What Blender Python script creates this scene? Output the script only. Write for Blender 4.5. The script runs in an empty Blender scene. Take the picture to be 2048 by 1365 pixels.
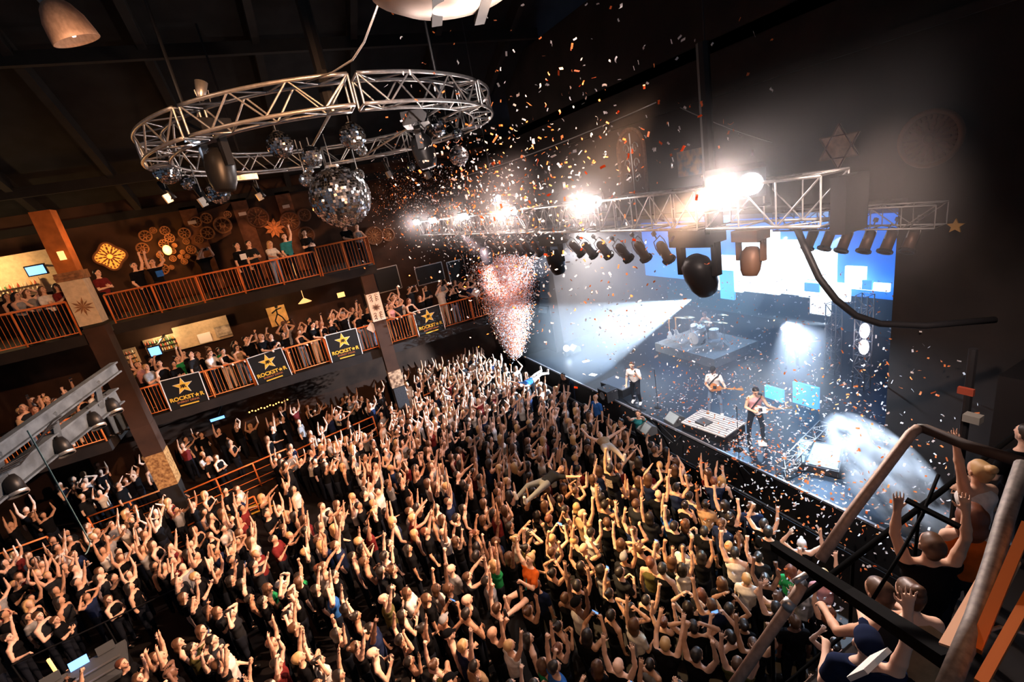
import bpy, math, random
import numpy as np
from mathutils import Vector, Matrix
random.seed(7)
RNG = np.random.default_rng(11)
S = bpy.context.scene
COL = S.collection
PI = math.pi

# ------------------------------------------------------------------ camera
CAMH = 9.6
FPX = 935.66
def cam_axes(yaw, pitch, roll):
    f = np.array([math.cos(pitch)*math.cos(yaw), math.cos(pitch)*math.sin(yaw), -math.sin(pitch)])
    r0 = np.array([math.sin(yaw), -math.cos(yaw), 0.0]); u0 = np.cross(r0, f)
    r = math.cos(roll)*r0 + math.sin(roll)*u0
    u = -math.sin(roll)*r0 + math.cos(roll)*u0
    return r, u, f
CR, CU, CF = cam_axes(math.radians(66.8456), math.radians(17.2513), math.radians(-10.9528))
cam_data = bpy.data.cameras.new('camera'); cam_data.sensor_width = 36.0
cam_data.lens = FPX/2048*36.0; cam_data.clip_start = .05; cam_data.clip_end = 200
cam = bpy.data.objects.new('camera', cam_data); COL.objects.link(cam)
mw = Matrix.Identity(4)
for i in range(3):
    mw[i][0] = CR[i]; mw[i][1] = CU[i]; mw[i][2] = -CF[i]
mw[2][3] = CAMH
cam.matrix_world = mw
S.camera = cam
def ray(x, y):
    return CR*(x-1024)/FPX - CU*(y-682.5)/FPX + CF
def at_z(x, y, z):
    d = ray(x, y); t = (z-CAMH)/d[2]; return Vector((d[0]*t, d[1]*t, z))
def at_x(x, y, X):
    d = ray(x, y); t = X/d[0]; return Vector((X, d[1]*t, CAMH+d[2]*t))
def at_y(x, y, Y):
    d = ray(x, y); t = Y/d[1]; return Vector((d[0]*t, Y, CAMH+d[2]*t))
def proj(p):
    v = np.array([p[0], p[1], p[2]-CAMH]); z = v@CF
    if z < .1: return (-9e3, -9e3, z)
    return (1024+FPX*(v@CR)/z, 682.5-FPX*(v@CU)/z, z)

# ------------------------------------------------------------------ world, exposure
S.view_settings.view_transform = 'Standard'; S.view_settings.look = 'None'
S.view_settings.exposure = 0.0; S.view_settings.gamma = 1.0
S.view_settings.use_curve_mapping = False
W = bpy.data.worlds.new('world'); S.world = W; W.use_nodes = True
W.node_tree.nodes['Background'].inputs[0].default_value = (.55, .72, 1, 1)
W.node_tree.nodes['Background'].inputs[1].default_value = .07
S.cycles.max_bounces = 4; S.cycles.diffuse_bounces = 2; S.cycles.glossy_bounces = 2
S.cycles.transmission_bounces = 2; S.cycles.volume_bounces = 0; S.cycles.transparent_max_bounces = 6
S.cycles.use_denoising = True
S.cycles.sample_clamp_indirect = 4
S.cycles.caustics_reflective = False; S.cycles.caustics_refractive = False

# ------------------------------------------------------------------ lights (venue lamps, and added spots without fixtures)
def lamp_light(name, kind, loc, energy, color, target=None, size=None, blend=.5, radius=.05, parent=None):
    L = bpy.data.lights.new(name, kind); L.energy = energy; L.color = color
    if kind == 'SPOT':
        L.spot_size = math.radians(size); L.spot_blend = blend
    L.shadow_soft_size = radius
    o = bpy.data.objects.new(name, L); COL.objects.link(o); o.location = loc
    if target is not None:
        o.rotation_euler = (Vector(target)-Vector(loc)).to_track_quat('-Z', 'Y').to_euler()
    return o
TR_X, TR_Z0, TR_Z1 = 6.8, 8.42, 9.08
BLINDERS = [(24.0, 420), (21.2, 480), (17.2, 650), (13.2, 950), (9.13, 2100), (5.3, 6500)]      # along the front truss
for yy, en in BLINDERS:
    lamp_light('blinder_light', 'SPOT', (TR_X-.55, yy, 9.14), en, (1, .80, .72), (TR_X-6, yy-3.5, 8.2), 150, 1, .12)
# crowd and balcony spots; those off ring and truss are added without fixtures
lamp_light('crowd_wash', 'SPOT', (1.0, 10.6, 11.5), 21000, (1, .60, .27), (5.3, 7.9, 1.6), 31, 1, .08)
lamp_light('crowd_wash', 'SPOT', (.5, 1.2, 8.0), 600, (1, .55, .25), (4.8, 8.6, 1.5), 50, 1, .08)  # added front fill on the crowd, no fixture
lamp_light('crowd_wash', 'SPOT', (6.12, 5.3, 9.12), 10500, (1, .60, .38), (-4.2, 12.2, 1.5), 66, .9, .1)
lamp_light('crowd_wash', 'SPOT', (7.2, 6.6, 12.4), 17000, (1, .56, .34), (-4.4, 12.2, 1.5), 58, .9, .1)  # added crowd spot above the truss, no fixture there
lamp_light('crowd_wash', 'SPOT', (7.4, 13.0, 12.0), 5000, (1, .66, .56), (1.0, 17.0, 1.5), 80, .9, .08)  # added spot for the far crowd, no fixture
lamp_light('balcony_fill', 'SPOT', (1.0, 3.0, 12.2), 8500, (1, .48, .22), (-1.5, 20.3, 6.5), 62, .9, .08)  # added warm fill for the balcony fronts
# stage washes
lamp_light('stage_wash', 'SPOT', (7.2, 8.5, 7.9), 4200, (1, .86, .82), (10.9, 10.4, 1.9), 44, .7, .08)
for tx, ty in ((9.85, 12.6), (12.6, 10.8), (10.3, 7.8)):
    lamp_light('performer_key', 'SPOT', (7.0, ty-1.5, 7.85), 3600, (1, .88, .84), (tx, ty, 2.4), 17, .6, .06)
lamp_light('stage_back_wash', 'SPOT', (16.5, 14.0, 7.6), 2600, (.35, .62, 1), (11.0, 14.5, 1.4), 110, .8, .2)
lamp_light('stage_haze_wash', 'SPOT', (11.6, 17.5, 7.7), 11500, (1, .86, .80), (14.5, 19.5, 3.0), 100, .9, .2)  # added spot to brighten the stage haze
lamp_light('stage_back_wash', 'SPOT', (16.5, 10.0, 7.6), 1400, (.3, .55, 1), (11.0, 9.5, 1.4), 100, .8, .2)

# ------------------------------------------------------------------ materials
MATS = {}
def mat(name, color, rough=.6, metal=0.0, emit=None, estr=0.0, noise=0.0, nscale=6.0, bump=0.0, spec=.3, ncol=None, transl=0.0):
    if name in MATS: return MATS[name]
    m = bpy.data.materials.new(name); m.use_nodes = True
    nt = m.node_tree; b = nt.nodes['Principled BSDF']
    b.inputs['Base Color'].default_value = (*color, 1)
    b.inputs['Roughness'].default_value = rough; b.inputs['Metallic'].default_value = metal
    b.inputs['Specular IOR Level'].default_value = spec
    if emit:
        b.inputs['Emission Color'].default_value = (*emit, 1); b.inputs['Emission Strength'].default_value = estr
    if noise > 0:
        tc = nt.nodes.new('ShaderNodeTexCoord'); n = nt.nodes.new('ShaderNodeTexNoise'); n.inputs['Scale'].default_value = nscale
        n.inputs['Detail'].default_value = 5
        r = nt.nodes.new('ShaderNodeValToRGB')
        c2 = ncol or tuple(c*(1-noise) for c in color)
        r.color_ramp.elements[0].position = .35; r.color_ramp.elements[0].color = (*c2, 1)
        r.color_ramp.elements[1].position = .65; r.color_ramp.elements[1].color = (*color, 1)
        nt.links.new(tc.outputs['Object'], n.inputs['Vector']); nt.links.new(n.outputs['Fac'], r.inputs['Fac'])
        nt.links.new(r.outputs['Color'], b.inputs['Base Color'])
        if bump > 0:
            bp = nt.nodes.new('ShaderNodeBump'); bp.inputs['Strength'].default_value = bump
            nt.links.new(n.outputs['Fac'], bp.inputs['Height']); nt.links.new(bp.outputs['Normal'], b.inputs['Normal'])
    if transl > 0:
        out = nt.nodes['Material Output']; t = nt.nodes.new('ShaderNodeBsdfTranslucent'); t.inputs[0].default_value = (*color, 1)
        mx = nt.nodes.new('ShaderNodeMixShader'); mx.inputs[0].default_value = transl
        nt.links.new(b.outputs[0], mx.inputs[1]); nt.links.new(t.outputs[0], mx.inputs[2]); nt.links.new(mx.outputs[0], out.inputs['Surface'])
    MATS[name] = m
    return m
M_black = mat('black paint', (.005, .005, .006), .55)
M_blackm = mat('black metal', (.012, .012, .013), .4, .3)
M_alu = mat('raw aluminium tube', (.62, .60, .58), .38, .85, noise=.25, nscale=9)
M_steel = mat('dull steel', (.35, .34, .33), .45, .8)
M_wallb = mat('brown painted wall', (.050, .022, .012), .9, noise=.55, nscale=1.1, bump=.15)
M_wallp = mat('proscenium plaster', (.016, .012, .010), .9, noise=.55, nscale=.9, bump=.15)
M_dark = mat('dark timber and painted shade', (.010, .008, .007), .85, noise=.4, nscale=3)  # also stands for shade on shaft bottoms under the balcony
M_ceil = mat('dark ceiling board', (.010, .010, .011), .9, noise=.5, nscale=2)
M_floor = mat('worn dark floor', (.010, .008, .008), .6, noise=.5, nscale=3)
M_orange = mat('orange painted rail', (.62, .16, .035), .5)
M_yellow = mat('yellow step edging', (.75, .42, .04), .6)
M_stage = mat('glossy black stage floor', (.010, .014, .020), .34, spec=.5, noise=.4, nscale=5)
M_skirt = mat('black stage skirt', (.005, .006, .008), .8)
M_lens = mat('blinder lens glow', (1, 1, 1), .5, emit=(1, .93, .95), estr=70)
M_led = mat('led screen white', (1, 1, 1), .5, emit=(.72, .86, 1), estr=3.2)
M_ledb = mat('led screen blue', (.05, .2, .6), .5, emit=(.0, .11, .60), estr=1.5)
M_ledc = mat('led cyan and reflection', (.05, .5, .8), .5, emit=(.10, .40, 1), estr=1.3)
M_scr = mat('small screen blue', (.1, .3, .8), .4, emit=(.18, .42, 1), estr=2.4)
M_phone = mat('phone screen', (.1, .3, .8), .4, emit=(.22, .45, 1), estr=1.2)
M_amber = mat('amber lamp glass', (1, .5, .15), .4, emit=(1, .42, .09), estr=5)
M_amber2 = mat('amber lit glass', (1, .6, .25), .4, emit=(1, .5, .16), estr=1.6)
M_white = mat('white board', (.78, .74, .70), .7)
M_cream = mat('cream painted panel', (.62, .47, .30), .8, noise=.2, nscale=8)
M_gold = mat('gold print', (.85, .50, .06), .4, metal=.2)
M_banner = mat('black banner vinyl', (.005, .005, .005), .6)
M_greyfab = mat('grey chequered metal', (.36, .37, .38), .6, noise=.5, nscale=5)
M_beamgrey = mat('grey painted steel beam', (.10, .13, .165), .7, .1, noise=.55, nscale=3.5, bump=.3)
M_orn = mat('ornament wood', (.30, .13, .05), .7, noise=.5, nscale=8)
M_ornd = mat('ornament dark wood', (.10, .04, .018), .8)
M_star = mat('pale brick star', (.75, .58, .44), .9, noise=.3, nscale=10)

# ------------------------------------------------------------------ mesh helpers
class MB:
    def __init__(s): s.v = []; s.f = []; s.mi = []; s.cur = 0
    def _add(s, vs, fs):
        o = len(s.v); s.v += [tuple(v) for v in vs]
        for f in fs: s.f.append(tuple(i+o for i in f)); s.mi.append(s.cur)
    def box(s, c, d, m=None):
        x, y, z = d[0]/2, d[1]/2, d[2]/2
        vs = [Vector((sx*x, sy*y, sz*z)) for sx in (-1, 1) for sy in (-1, 1) for sz in (-1, 1)]
        if m is not None: vs = [m.to_3x3() @ v for v in vs]
        vs = [v+Vector(c) for v in vs]
        s._add(vs, [(0,1,3,2),(4,6,7,5),(0,4,5,1),(2,3,7,6),(0,2,6,4),(1,5,7,3)]); return s
    def bar(s, a, b, w, h, up=(0,0,1)):
        a, b = Vector(a), Vector(b); t = (b-a); L = t.length; t.normalize(); up = Vector(up)
        sd = t.cross(up)
        if sd.length < 1e-4: sd = t.cross(Vector((1,0,0)))
        sd.normalize(); u2 = sd.cross(t)
        vs = [p+sd*sx*w/2+u2*sy*h/2 for p in (a, b) for sx in (-1, 1) for sy in (-1, 1)]
        s._add(vs, [(0,1,3,2),(4,6,7,5),(0,4,5,1),(2,3,7,6),(0,2,6,4),(1,5,7,3)]); return s
    def tube(s, pts, r, n=8, closed=False, r2=None, cap=True):
        pts = [Vector(p) for p in pts]; N = len(pts); vs = []; fs = []
        nrm = None
        for i, p in enumerate(pts):
            if closed: t = pts[(i+1) % N]-pts[i-1]
            else: t = pts[min(i+1, N-1)]-pts[max(i-1, 0)]
            t.normalize()
            if nrm is None:
                nrm = t.orthogonal().normalized()
            else:
                nrm = (nrm - t*nrm.dot(t))
                nrm = nrm.normalized() if nrm.length > 1e-6 else t.orthogonal().normalized()
            bn = t.cross(nrm)
            rr = (r[i] if isinstance(r, (list, tuple)) else (r if r2 is None else r+(r2-r)*i/(N-1)))
            for k in range(n):
                a = 2*PI*k/n; vs.append(p+nrm*math.cos(a)*rr+bn*math.sin(a)*rr)
        for i in range(N if closed else N-1):
            j = (i+1) % N
            for k in range(n):
                k2 = (k+1) % n; fs.append((i*n+k, i*n+k2, j*n+k2, j*n+k))
        if cap and not closed:
            fs.append(tuple(range(n))[::-1]); fs.append(tuple((N-1)*n+k for k in range(n)))
        s._add(vs, fs); return s
    def lathe(s, prof, c=(0,0,0), n=20, m=None, a0=0, a1=2*PI):
        full = abs(a1-a0-2*PI) < 1e-6; cnt = n if full else n+1
        vs = []
        for (r, z) in prof:
            for k in range(cnt):
                a = a0+(a1-a0)*k/n; v = Vector((r*math.cos(a), r*math.sin(a), z))
                if m is not None: v = m.to_3x3() @ v
                vs.append(v+Vector(c))
        fs = []
        for i in range(len(prof)-1):
            for k in range(n):
                k2 = (k+1) % cnt; fs.append((i*cnt+k, i*cnt+k2, (i+1)*cnt+k2, (i+1)*cnt+k))
        s._add(vs, fs); return s
    def sphere(s, c, r, n=16, m=8, sc=(1,1,1)):
        prof = [(r*math.sin(PI*i/m), -r*math.cos(PI*i/m)) for i in range(m+1)]
        o = len(s.v); s.lathe(prof, (0,0,0), n)
        for i in range(o, len(s.v)):
            v = s.v[i]; s.v[i] = (v[0]*sc[0]+c[0], v[1]*sc[1]+c[1], v[2]*sc[2]+c[2])
        return s
    def prism(s, poly, h, m):
        """poly: 2-D outline, extruded by h along local z, through matrix m"""
        n = len(poly)
        vs = [m @ Vector((x, y, 0)) for x, y in poly]+[m @ Vector((x, y, h)) for x, y in poly]
        s._add(vs, [tuple(range(n))[::-1], tuple(range(n, 2*n))]+[(i, (i+1) % n, n+(i+1) % n, n+i) for i in range(n)]); return s
    def build(s, name, mats, parent=None, smooth=False, loc=None):
        me = bpy.data.meshes.new(name); me.from_pydata(s.v, [], s.f)
        if not isinstance(mats, (list, tuple)): mats = [mats]
        for m in mats: me.materials.append(m)
        if len(mats) > 1: me.polygons.foreach_set('material_index', s.mi)
        if smooth: me.polygons.foreach_set('use_smooth', [True]*len(me.polygons))
        me.update()
        o = bpy.data.objects.new(name, me); COL.objects.link(o)
        if parent: o.parent = parent
        if loc is not None: o.location = loc
        return o
def tag(o, label, cat, group=None, kind=None):
    o['label'] = label; o['category'] = cat
    if group: o['group'] = group
    if kind: o['kind'] = kind
    return o
def struct(o, label=None):
    o['kind'] = 'structure'
    if label: o['label'] = label
    return o
def empty(name, loc=(0,0,0), rz=0):
    o = bpy.data.objects.new(name, None); COL.objects.link(o); o.location = loc; o.rotation_euler = (0,0,rz)
    o.empty_display_size = .2
    return o
def kids(o): return [c for c in ALLKIDS.get(o.name, [])]
def copy_tree(o, children):
    """children: {object: [children]}"""
    c = o.copy(); COL.objects.link(c)
    for ch in children.get(o, []):
        d = copy_tree(ch, children); d.parent = c
    return c
def child_map(root):
    mp = {}
    todo = [root]
    while todo:
        r = todo.pop()
        mp[r] = [o for o in S.objects if o.parent == r]
        todo += mp[r]
    return mp
def frame_mat(origin, xdir, ydir):
    x = Vector(xdir).normalized(); z = x.cross(Vector(ydir)).normalized(); y = z.cross(x)
    m = Matrix.Identity(4)
    for i in range(3): m[i][0] = x[i]; m[i][1] = y[i]; m[i][2] = z[i]; m[i][3] = origin[i]
    return m

# ------------------------------------------------------------------ room shell
WY = 24.6            # inner face of the long side wall
PX = 11.0            # proscenium wall face
LB_Y, LB_Z = 20.0, 4.4    # lower balcony edge and floor
UB_Y, UB_Z = 19.8, 7.9    # upper balcony edge and floor
SE_X, SE_Z = 9.6, 1.4     # stage edge
struct(MB().box((1, 12, -.15), (34, 32, .3)).build('floor', M_floor))
struct(MB().box((1.5, WY+.2, 6), (36, .4, 12.4)).build('wall_far_side', M_wallb))
# proscenium wall with its opening (Y 5.3..20.2, z up to 8.0)
w = MB()
w.box((PX+.25, 22.4, 6), (.5, 4.4, 12.4)); w.box((PX+.25, 12.75, 10.15), (.5, 14.9, 4.3))
w.box((PX+.25, 1.4, 6.4), (.5, 7.8, 13)); w.box((PX+.25, 10, 13.5), (.5, 22, 3))
struct(w.build('wall_proscenium', M_wallp))
struct(MB().box((PX-.12, 12.75, 8.06), (.25, 15.2, .12)).build('trim_1', M_dark))
struct(MB().box((PX-.06, 11, 11.05), (.14, 27, .16)).build('trim_2', M_wallp))
struct(MB().box((4, WY-.06, 11.6), (30, .16, .3)).build('trim_3', M_dark))
# pitched ceiling and its rafters
m = MB(); sl = -.49
def cz(y): return 12.2+.49*(WY-y)
m._add([(-16, WY, cz(WY)), (20, WY, cz(WY)), (20, 2, cz(2)), (-16, 2, cz(2)), (-16, WY, cz(WY)+.2), (20, WY, cz(WY)+.2), (20, 2, cz(2)+.2), (-16, 2, cz(2)+.2)],
       [(0,1,2,3), (4,7,6,5), (0,4,5,1), (2,6,7,3), (1,5,6,2), (0,3,7,4)])
struct(m.build('ceiling', M_ceil))
for i, x in enumerate([-10.5, -7.6, -4.7, -1.8, 1.1, 4.0, 6.9, 9.8]):
    m = MB(); m.bar((x, WY, cz(WY)-.27), (x, 3, cz(3)-.27), .22, .5)
    m.build('rafter', M_dark)
for i, o in enumerate([o for o in S.objects if o.name.startswith('rafter')]):
    tag(o, 'dark sloping roof rafter over the hall, with the others of the pitched roof', 'beam', 'roof rafters')
for i, (y, dz) in enumerate([(22.5, .55), (17.5, .55)]):
    o = MB().bar((-14, y, cz(y)-dz), (10.9, y, cz(y)-dz), .2, .34).build('roof_purlin', M_dark)
    tag(o, ['dark roof purlin close above the ornament wall', 'dark roof purlin above the circular truss'][i], 'beam')
# stage building behind the opening
struct(MB().box((20.6, 12, 6), (.3, 22, 12)).build('wall_stage_back', mat('stage backdrop', (.012, .05, .07), .9)))
struct(MB().box((15.8, 22.2, 6), (9.5, .3, 12)).build('wall_stage_side', mat('stage side drape', (.05, .05, .055), .9, noise=.4, nscale=2)))
struct(MB().box((15.8, 3.3, 6), (9.5, .3, 12)).build('wall_stage_right', M_black))
# stage deck
st = MB().box(((SE_X+20.4)/2, 12, SE_Z/2), (20.4-SE_X, 17.2+1.2, SE_Z)).build('stage_platform', [M_stage]); struct(st)
st['kind'] = 'structure'
sk = MB(); sk.box((SE_X-.015, 12, SE_Z/2-.03), (.03, 18.4, SE_Z-.06)); sk = sk.build('trim_4', M_skirt); struct(sk)
se = MB().bar((SE_X-.02, 2.8, SE_Z+.01), (SE_X-.02, 21.2, SE_Z+.01), .06, .06).build('trim_5', mat('stage edge metal', (.3, .3, .32), .4, .6)); struct(se)
# balcony slabs
UB_END, UBX0 = 3.15, -13.0
def slab(name, x0, x1, y0, y1, z, t, mt):
    return MB().box(((x0+x1)/2, (y0+y1)/2, z-t/2), (x1-x0, y1-y0, t)).build(name, mt)
M_slab = mat('balcony fascia', (.016, .011, .009), .8, noise=.4, nscale=2)
o = slab('balcony_deck', -5.75, UB_END, UB_Y-.12, WY, UB_Z, .34, M_slab); tag(o, 'upper balcony deck with black edge behind the orange rail', 'balcony')
o = slab('balcony_deck', -15, -6.35, UB_Y-.75, WY, UB_Z-.05, .34, M_slab); tag(o, 'upper balcony deck beyond the cream column', 'balcony')
o = slab('balcony_deck', -6.3, 10.9, LB_Y-.12, WY, LB_Z, .36, M_slab); tag(o, 'long lower balcony deck behind the banners', 'balcony')
o = slab('balcony_deck', -15, -6.95, LB_Y-1.1, WY, LB_Z-.1, .36, M_slab); tag(o, 'lower balcony deck behind the grey steel beams', 'balcony')

# ------------------------------------------------------------------ railings
def railing(name, pts, h, label, group=None, gap=.12, post=1.25, mid=False, mt=M_orange, pr=.030, extra=None):
    """pts: base points along the edge; top rail, bottom rail, posts and balusters"""
    root = empty(name, pts[0]); tag(root, label, 'railing', group)
    P = [Vector(p)-Vector(pts[0]) for p in pts]; up = Vector((0,0,h))
    m = MB(); m.tube([p+up for p in P], .032, 8); m.build('top_rail', mt, root, True)
    m = MB(); m.tube([p+Vector((0,0,.09)) for p in P], .018, 6); m.build('bottom_rail', mt, root, True)
    bal = MB(); nb = 0
    for a, b in zip(P[:-1], P[1:]):
        L = (b-a).length; n = max(1, round(L/post))
        for i in range(n+1):
            p = a+(b-a)*i/n
            MB().tube([p, p+up], pr, 8).build('post', mt, root, True)
        k = max(1, round(L/gap))
        for i in range(1, k):
            p = a+(b-a)*i/k
            if gap < 1: bal.tube([p+Vector((0,0,.09)), p+up], .0085, 4, cap=False); nb += 1
        if mid:
            for f in (.36, .68): bal.tube([a+up*f, b+up*f], .016, 6); nb += 1
    if nb: o = bal.build('balusters', mt, root)
    return root
railing('balcony_railing', [(-5.65, UB_Y, UB_Z), (1.02, UB_Y, UB_Z)], .98, 'orange railing along the upper balcony behind the woman in white')
railing('balcony_railing', [(1.1, UB_Y-.1, UB_Z), (UB_END-.05, UB_Y-.1, UB_Z), (UB_END-.05, UB_Y+.8, UB_Z)], 1.12, 'taller orange railing at the upper balcony end under the big mirror ball', post=1.0)
railing('balcony_railing', [(-14.4, UB_Y-.7, UB_Z-.05), (-6.42, UB_Y-.7, UB_Z-.05)], 1.1, 'orange railing of the upper balcony beyond the cream column')
# lower balcony: rail pieces between banners
BANX = [(-5.25, -4.03), (-2.37, -1.13), (.48, 1.72), (4.2, 5.42)]
xs = [-6.2, -5.05]
railing('balcony_railing', [(-6.1, LB_Y, LB_Z), (-5.3, LB_Y, LB_Z)], 1.08, 'short orange railing under the woman in a striped top, beside the first banner')
railing('balcony_railing', [(-5.25, LB_Y, LB_Z), (-2.45, LB_Y, LB_Z)], 1.08, 'orange lower balcony railing carrying the first black banner')
railing('balcony_railing', [(-2.4, LB_Y, LB_Z), (.4, LB_Y, LB_Z)], 1.08, 'orange lower balcony railing carrying the second black banner')
railing('balcony_railing', [(.45, LB_Y, LB_Z), (2.45, LB_Y, LB_Z)], 1.08, 'orange lower balcony railing carrying the third black banner')
railing('balcony_railing', [(3.0, LB_Y, LB_Z), (5.3, LB_Y, LB_Z)], 1.08, 'orange lower balcony railing carrying the fourth black banner')
railing('balcony_railing', [(5.35, LB_Y, LB_Z), (8.4, LB_Y, LB_Z)], 1.08, 'orange lower balcony railing between the last banner and the confetti burst')
railing('balcony_railing', [(-14.4, LB_Y-1.05, LB_Z-.1), (-7.0, LB_Y-1.05, LB_Z-.1)], 1.08, 'orange lower balcony railing glimpsed under the grey steel beams')

# ------------------------------------------------------------------ banners with the star and lettering
def star_poly(R, r, n=5, a0=PI/2):
    return [((R if i % 2 == 0 else r)*math.cos(a0+PI*i/n), (R if i % 2 == 0 else r)*math.sin(a0+PI*i/n)) for i in range(2*n)]
def text_mesh(name, s, size, m, mt, parent, ext=.003, bold=.0, sx=1):
    c = bpy.data.curves.new(name, 'FONT'); c.body = s; c.size = size; c.align_x = 'CENTER'; c.align_y = 'CENTER'; c.extrude = ext; c.offset = bold
    t = bpy.data.objects.new(name+'_tmp', c); COL.objects.link(t)
    bpy.context.view_layer.update()
    me = bpy.data.meshes.new_from_object(t.evaluated_get(bpy.context.evaluated_depsgraph_get()))
    bpy.data.objects.remove(t); me.materials.clear(); me.materials.append(mt)
    o = bpy.data.objects.new(name, me); COL.objects.link(o); o.parent = parent
    o.matrix_local = m @ Matrix.Diagonal((sx, 1, 1, 1))
    return o
BANL = ['lowest on the left, by the striped top', 'second from the left, under the girls in white tops', 'third, beside the patterned pillar', 'farthest, by the confetti burst']
for i, (x0, x1) in enumerate(BANX):
    w_ = x1-x0; h_ = 1.22
    root = empty('banner', ((x0+x1)/2, LB_Y-.06, LB_Z+.54)); tag(root, 'black banner with gold star on the lower balcony rail, '+['nearest the grey beams', 'under girls taking photos', 'beside the patterned pillar', 'beside the confetti burst'][i], 'banner', 'black star banners')
    root.rotation_euler = (0, math.radians([2, -3, 1.5, -1][i]), 0)
    MB().box((0, 0, 0), (w_, .02, h_)).build('sheet', M_banner, root)
    b = MB()
    for (cx, cz_, dx, dz) in ((-w_/2, 0, .028, h_), (w_/2, 0, .028, h_), (0, h_/2, w_, .028), (0, -h_/2, w_, .028)): b.box((cx, -.013, cz_), (dx, .01, dz))
    b.build('border', M_white, root)
    fm = Matrix(((1,0,0,0), (0,0,-1,-.014), (0,1,0,0), (0,0,0,1)))
    mm = fm @ Matrix.Translation((0, .24, 0))
    MB().prism(star_poly(.33, .138), .004, mm).build('star_outline', M_white, root)
    MB().prism(star_poly(.305, .125), .008, mm).build('star', M_gold, root)
    text_mesh('monogram', 'R', .17, fm @ Matrix.Translation((.04, .23, .012)), M_banner, root, bold=.006)
    text_mesh('monogram', 'R', .17, fm @ Matrix.Translation((-.04, .23, .012)), M_banner, root, bold=.006, sx=-1)
    t1 = text_mesh('lettering', 'ROCKST', .2, fm @ Matrix.Translation((0, -.2, .004)), M_gold, root, bold=.006)
    t2 = text_mesh('lettering', 'R', .2, fm @ Matrix.Translation((0, -.2, .004)), M_gold, root, bold=.006)
    w1 = max(v.co.x for v in t1.data.vertices)*2; w2 = max(v.co.x for v in t2.data.vertices)*2; tot = w1+w2+.17; x0_ = -tot/2
    t1.location.x = x0_+w1/2; t2.location.x = tot/2-w2/2; xs_ = x0_+w1+.085
    MB().prism(star_poly(.085, .036), .006, fm @ Matrix.Translation((xs_, -.2, 0))).build('small_star', M_gold, root)
    text_mesh('lettering', 'ENERGY DRINK', .1, fm @ Matrix.Translation((0, -.345, .004)), mat('dull red gold print', (.34, .12, .05), .5), root, bold=.002)
    MB().box((0, -.016, -.47), (.6, .008, .045)).build('underline', M_gold, root)

# ------------------------------------------------------------------ columns on the balcony side
col = empty('column', (-6.03, UB_Y-.5, 0)); tag(col, 'square column with cream front panel and star leaf emblem, between the two upper balconies', 'column')
MB().box((0, 0, 1.0), (.56, .56, 2.0)).build('lower_shaft', M_dark, col); MB().box((0, 0, 2.66), (.6, .6, 1.32)).build('tan_panel', mat('tan painted panel', (.45, .25, .09), .8, noise=.55, nscale=11, ncol=(.16, .07, .02)), col); MB().box((0, 0, 3.86), (.58, .57, 1.08)).build('mid_shaft', M_wallb, col)  # lower shaft coloured dark to stand for shade under the balcony
MB().box((0, 0, 6.2), (.56, .56, 3.6)).build('shaft', M_wallb, col)
MB().box((0, -.02, 8.82), (.6, .6, 1.42)).build('cream_panel', M_cream, col)
MB().box((0, -.02, 9.67), (.68, .66, .26)).build('capital', M_orn, col)
cp = MB()
for k in range(8): cp.lathe([(.0, 0), (.05, .005), (.06, .02), (.05, .035), (0, .04)], (-.29+.083*k, -.36, 9.67), 10, Matrix.Rotation(PI/2, 4, 'X'))
cp.build('rosettes', M_orn, col)
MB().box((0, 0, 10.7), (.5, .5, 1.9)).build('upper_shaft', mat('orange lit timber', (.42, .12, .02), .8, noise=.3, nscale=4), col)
lf = MB()
for k in range(11):
    a = 2*PI*k/11+.2; R1 = .24 if k % 2 else .3
    lf.prism([(0, 0), (R1*.5*math.cos(a-.22), R1*.5*math.sin(a-.22)), (R1*math.cos(a), R1*math.sin(a)), (R1*.5*math.cos(a+.22), R1*.5*math.sin(a+.22))], .01, Matrix(((1,0,0,0), (0,0,-1,-.325), (0,1,0,8.7), (0,0,0,1))))
lf.build('leaf_emblem', M_orn, col)
o = MB().box((0, 0, 0), (.13, .13, .26)).build('column_lamp', M_amber2); o.location = (-5.95, UB_Y-.85, 10.3); tag(o, 'small amber box lamp fixed to the orange timber column', 'lamp')
lamp_light('column_lamp_light', 'POINT', (-5.2, UB_Y-.42, 10.7), 24, (1, .40, .12), radius=.1)
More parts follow.
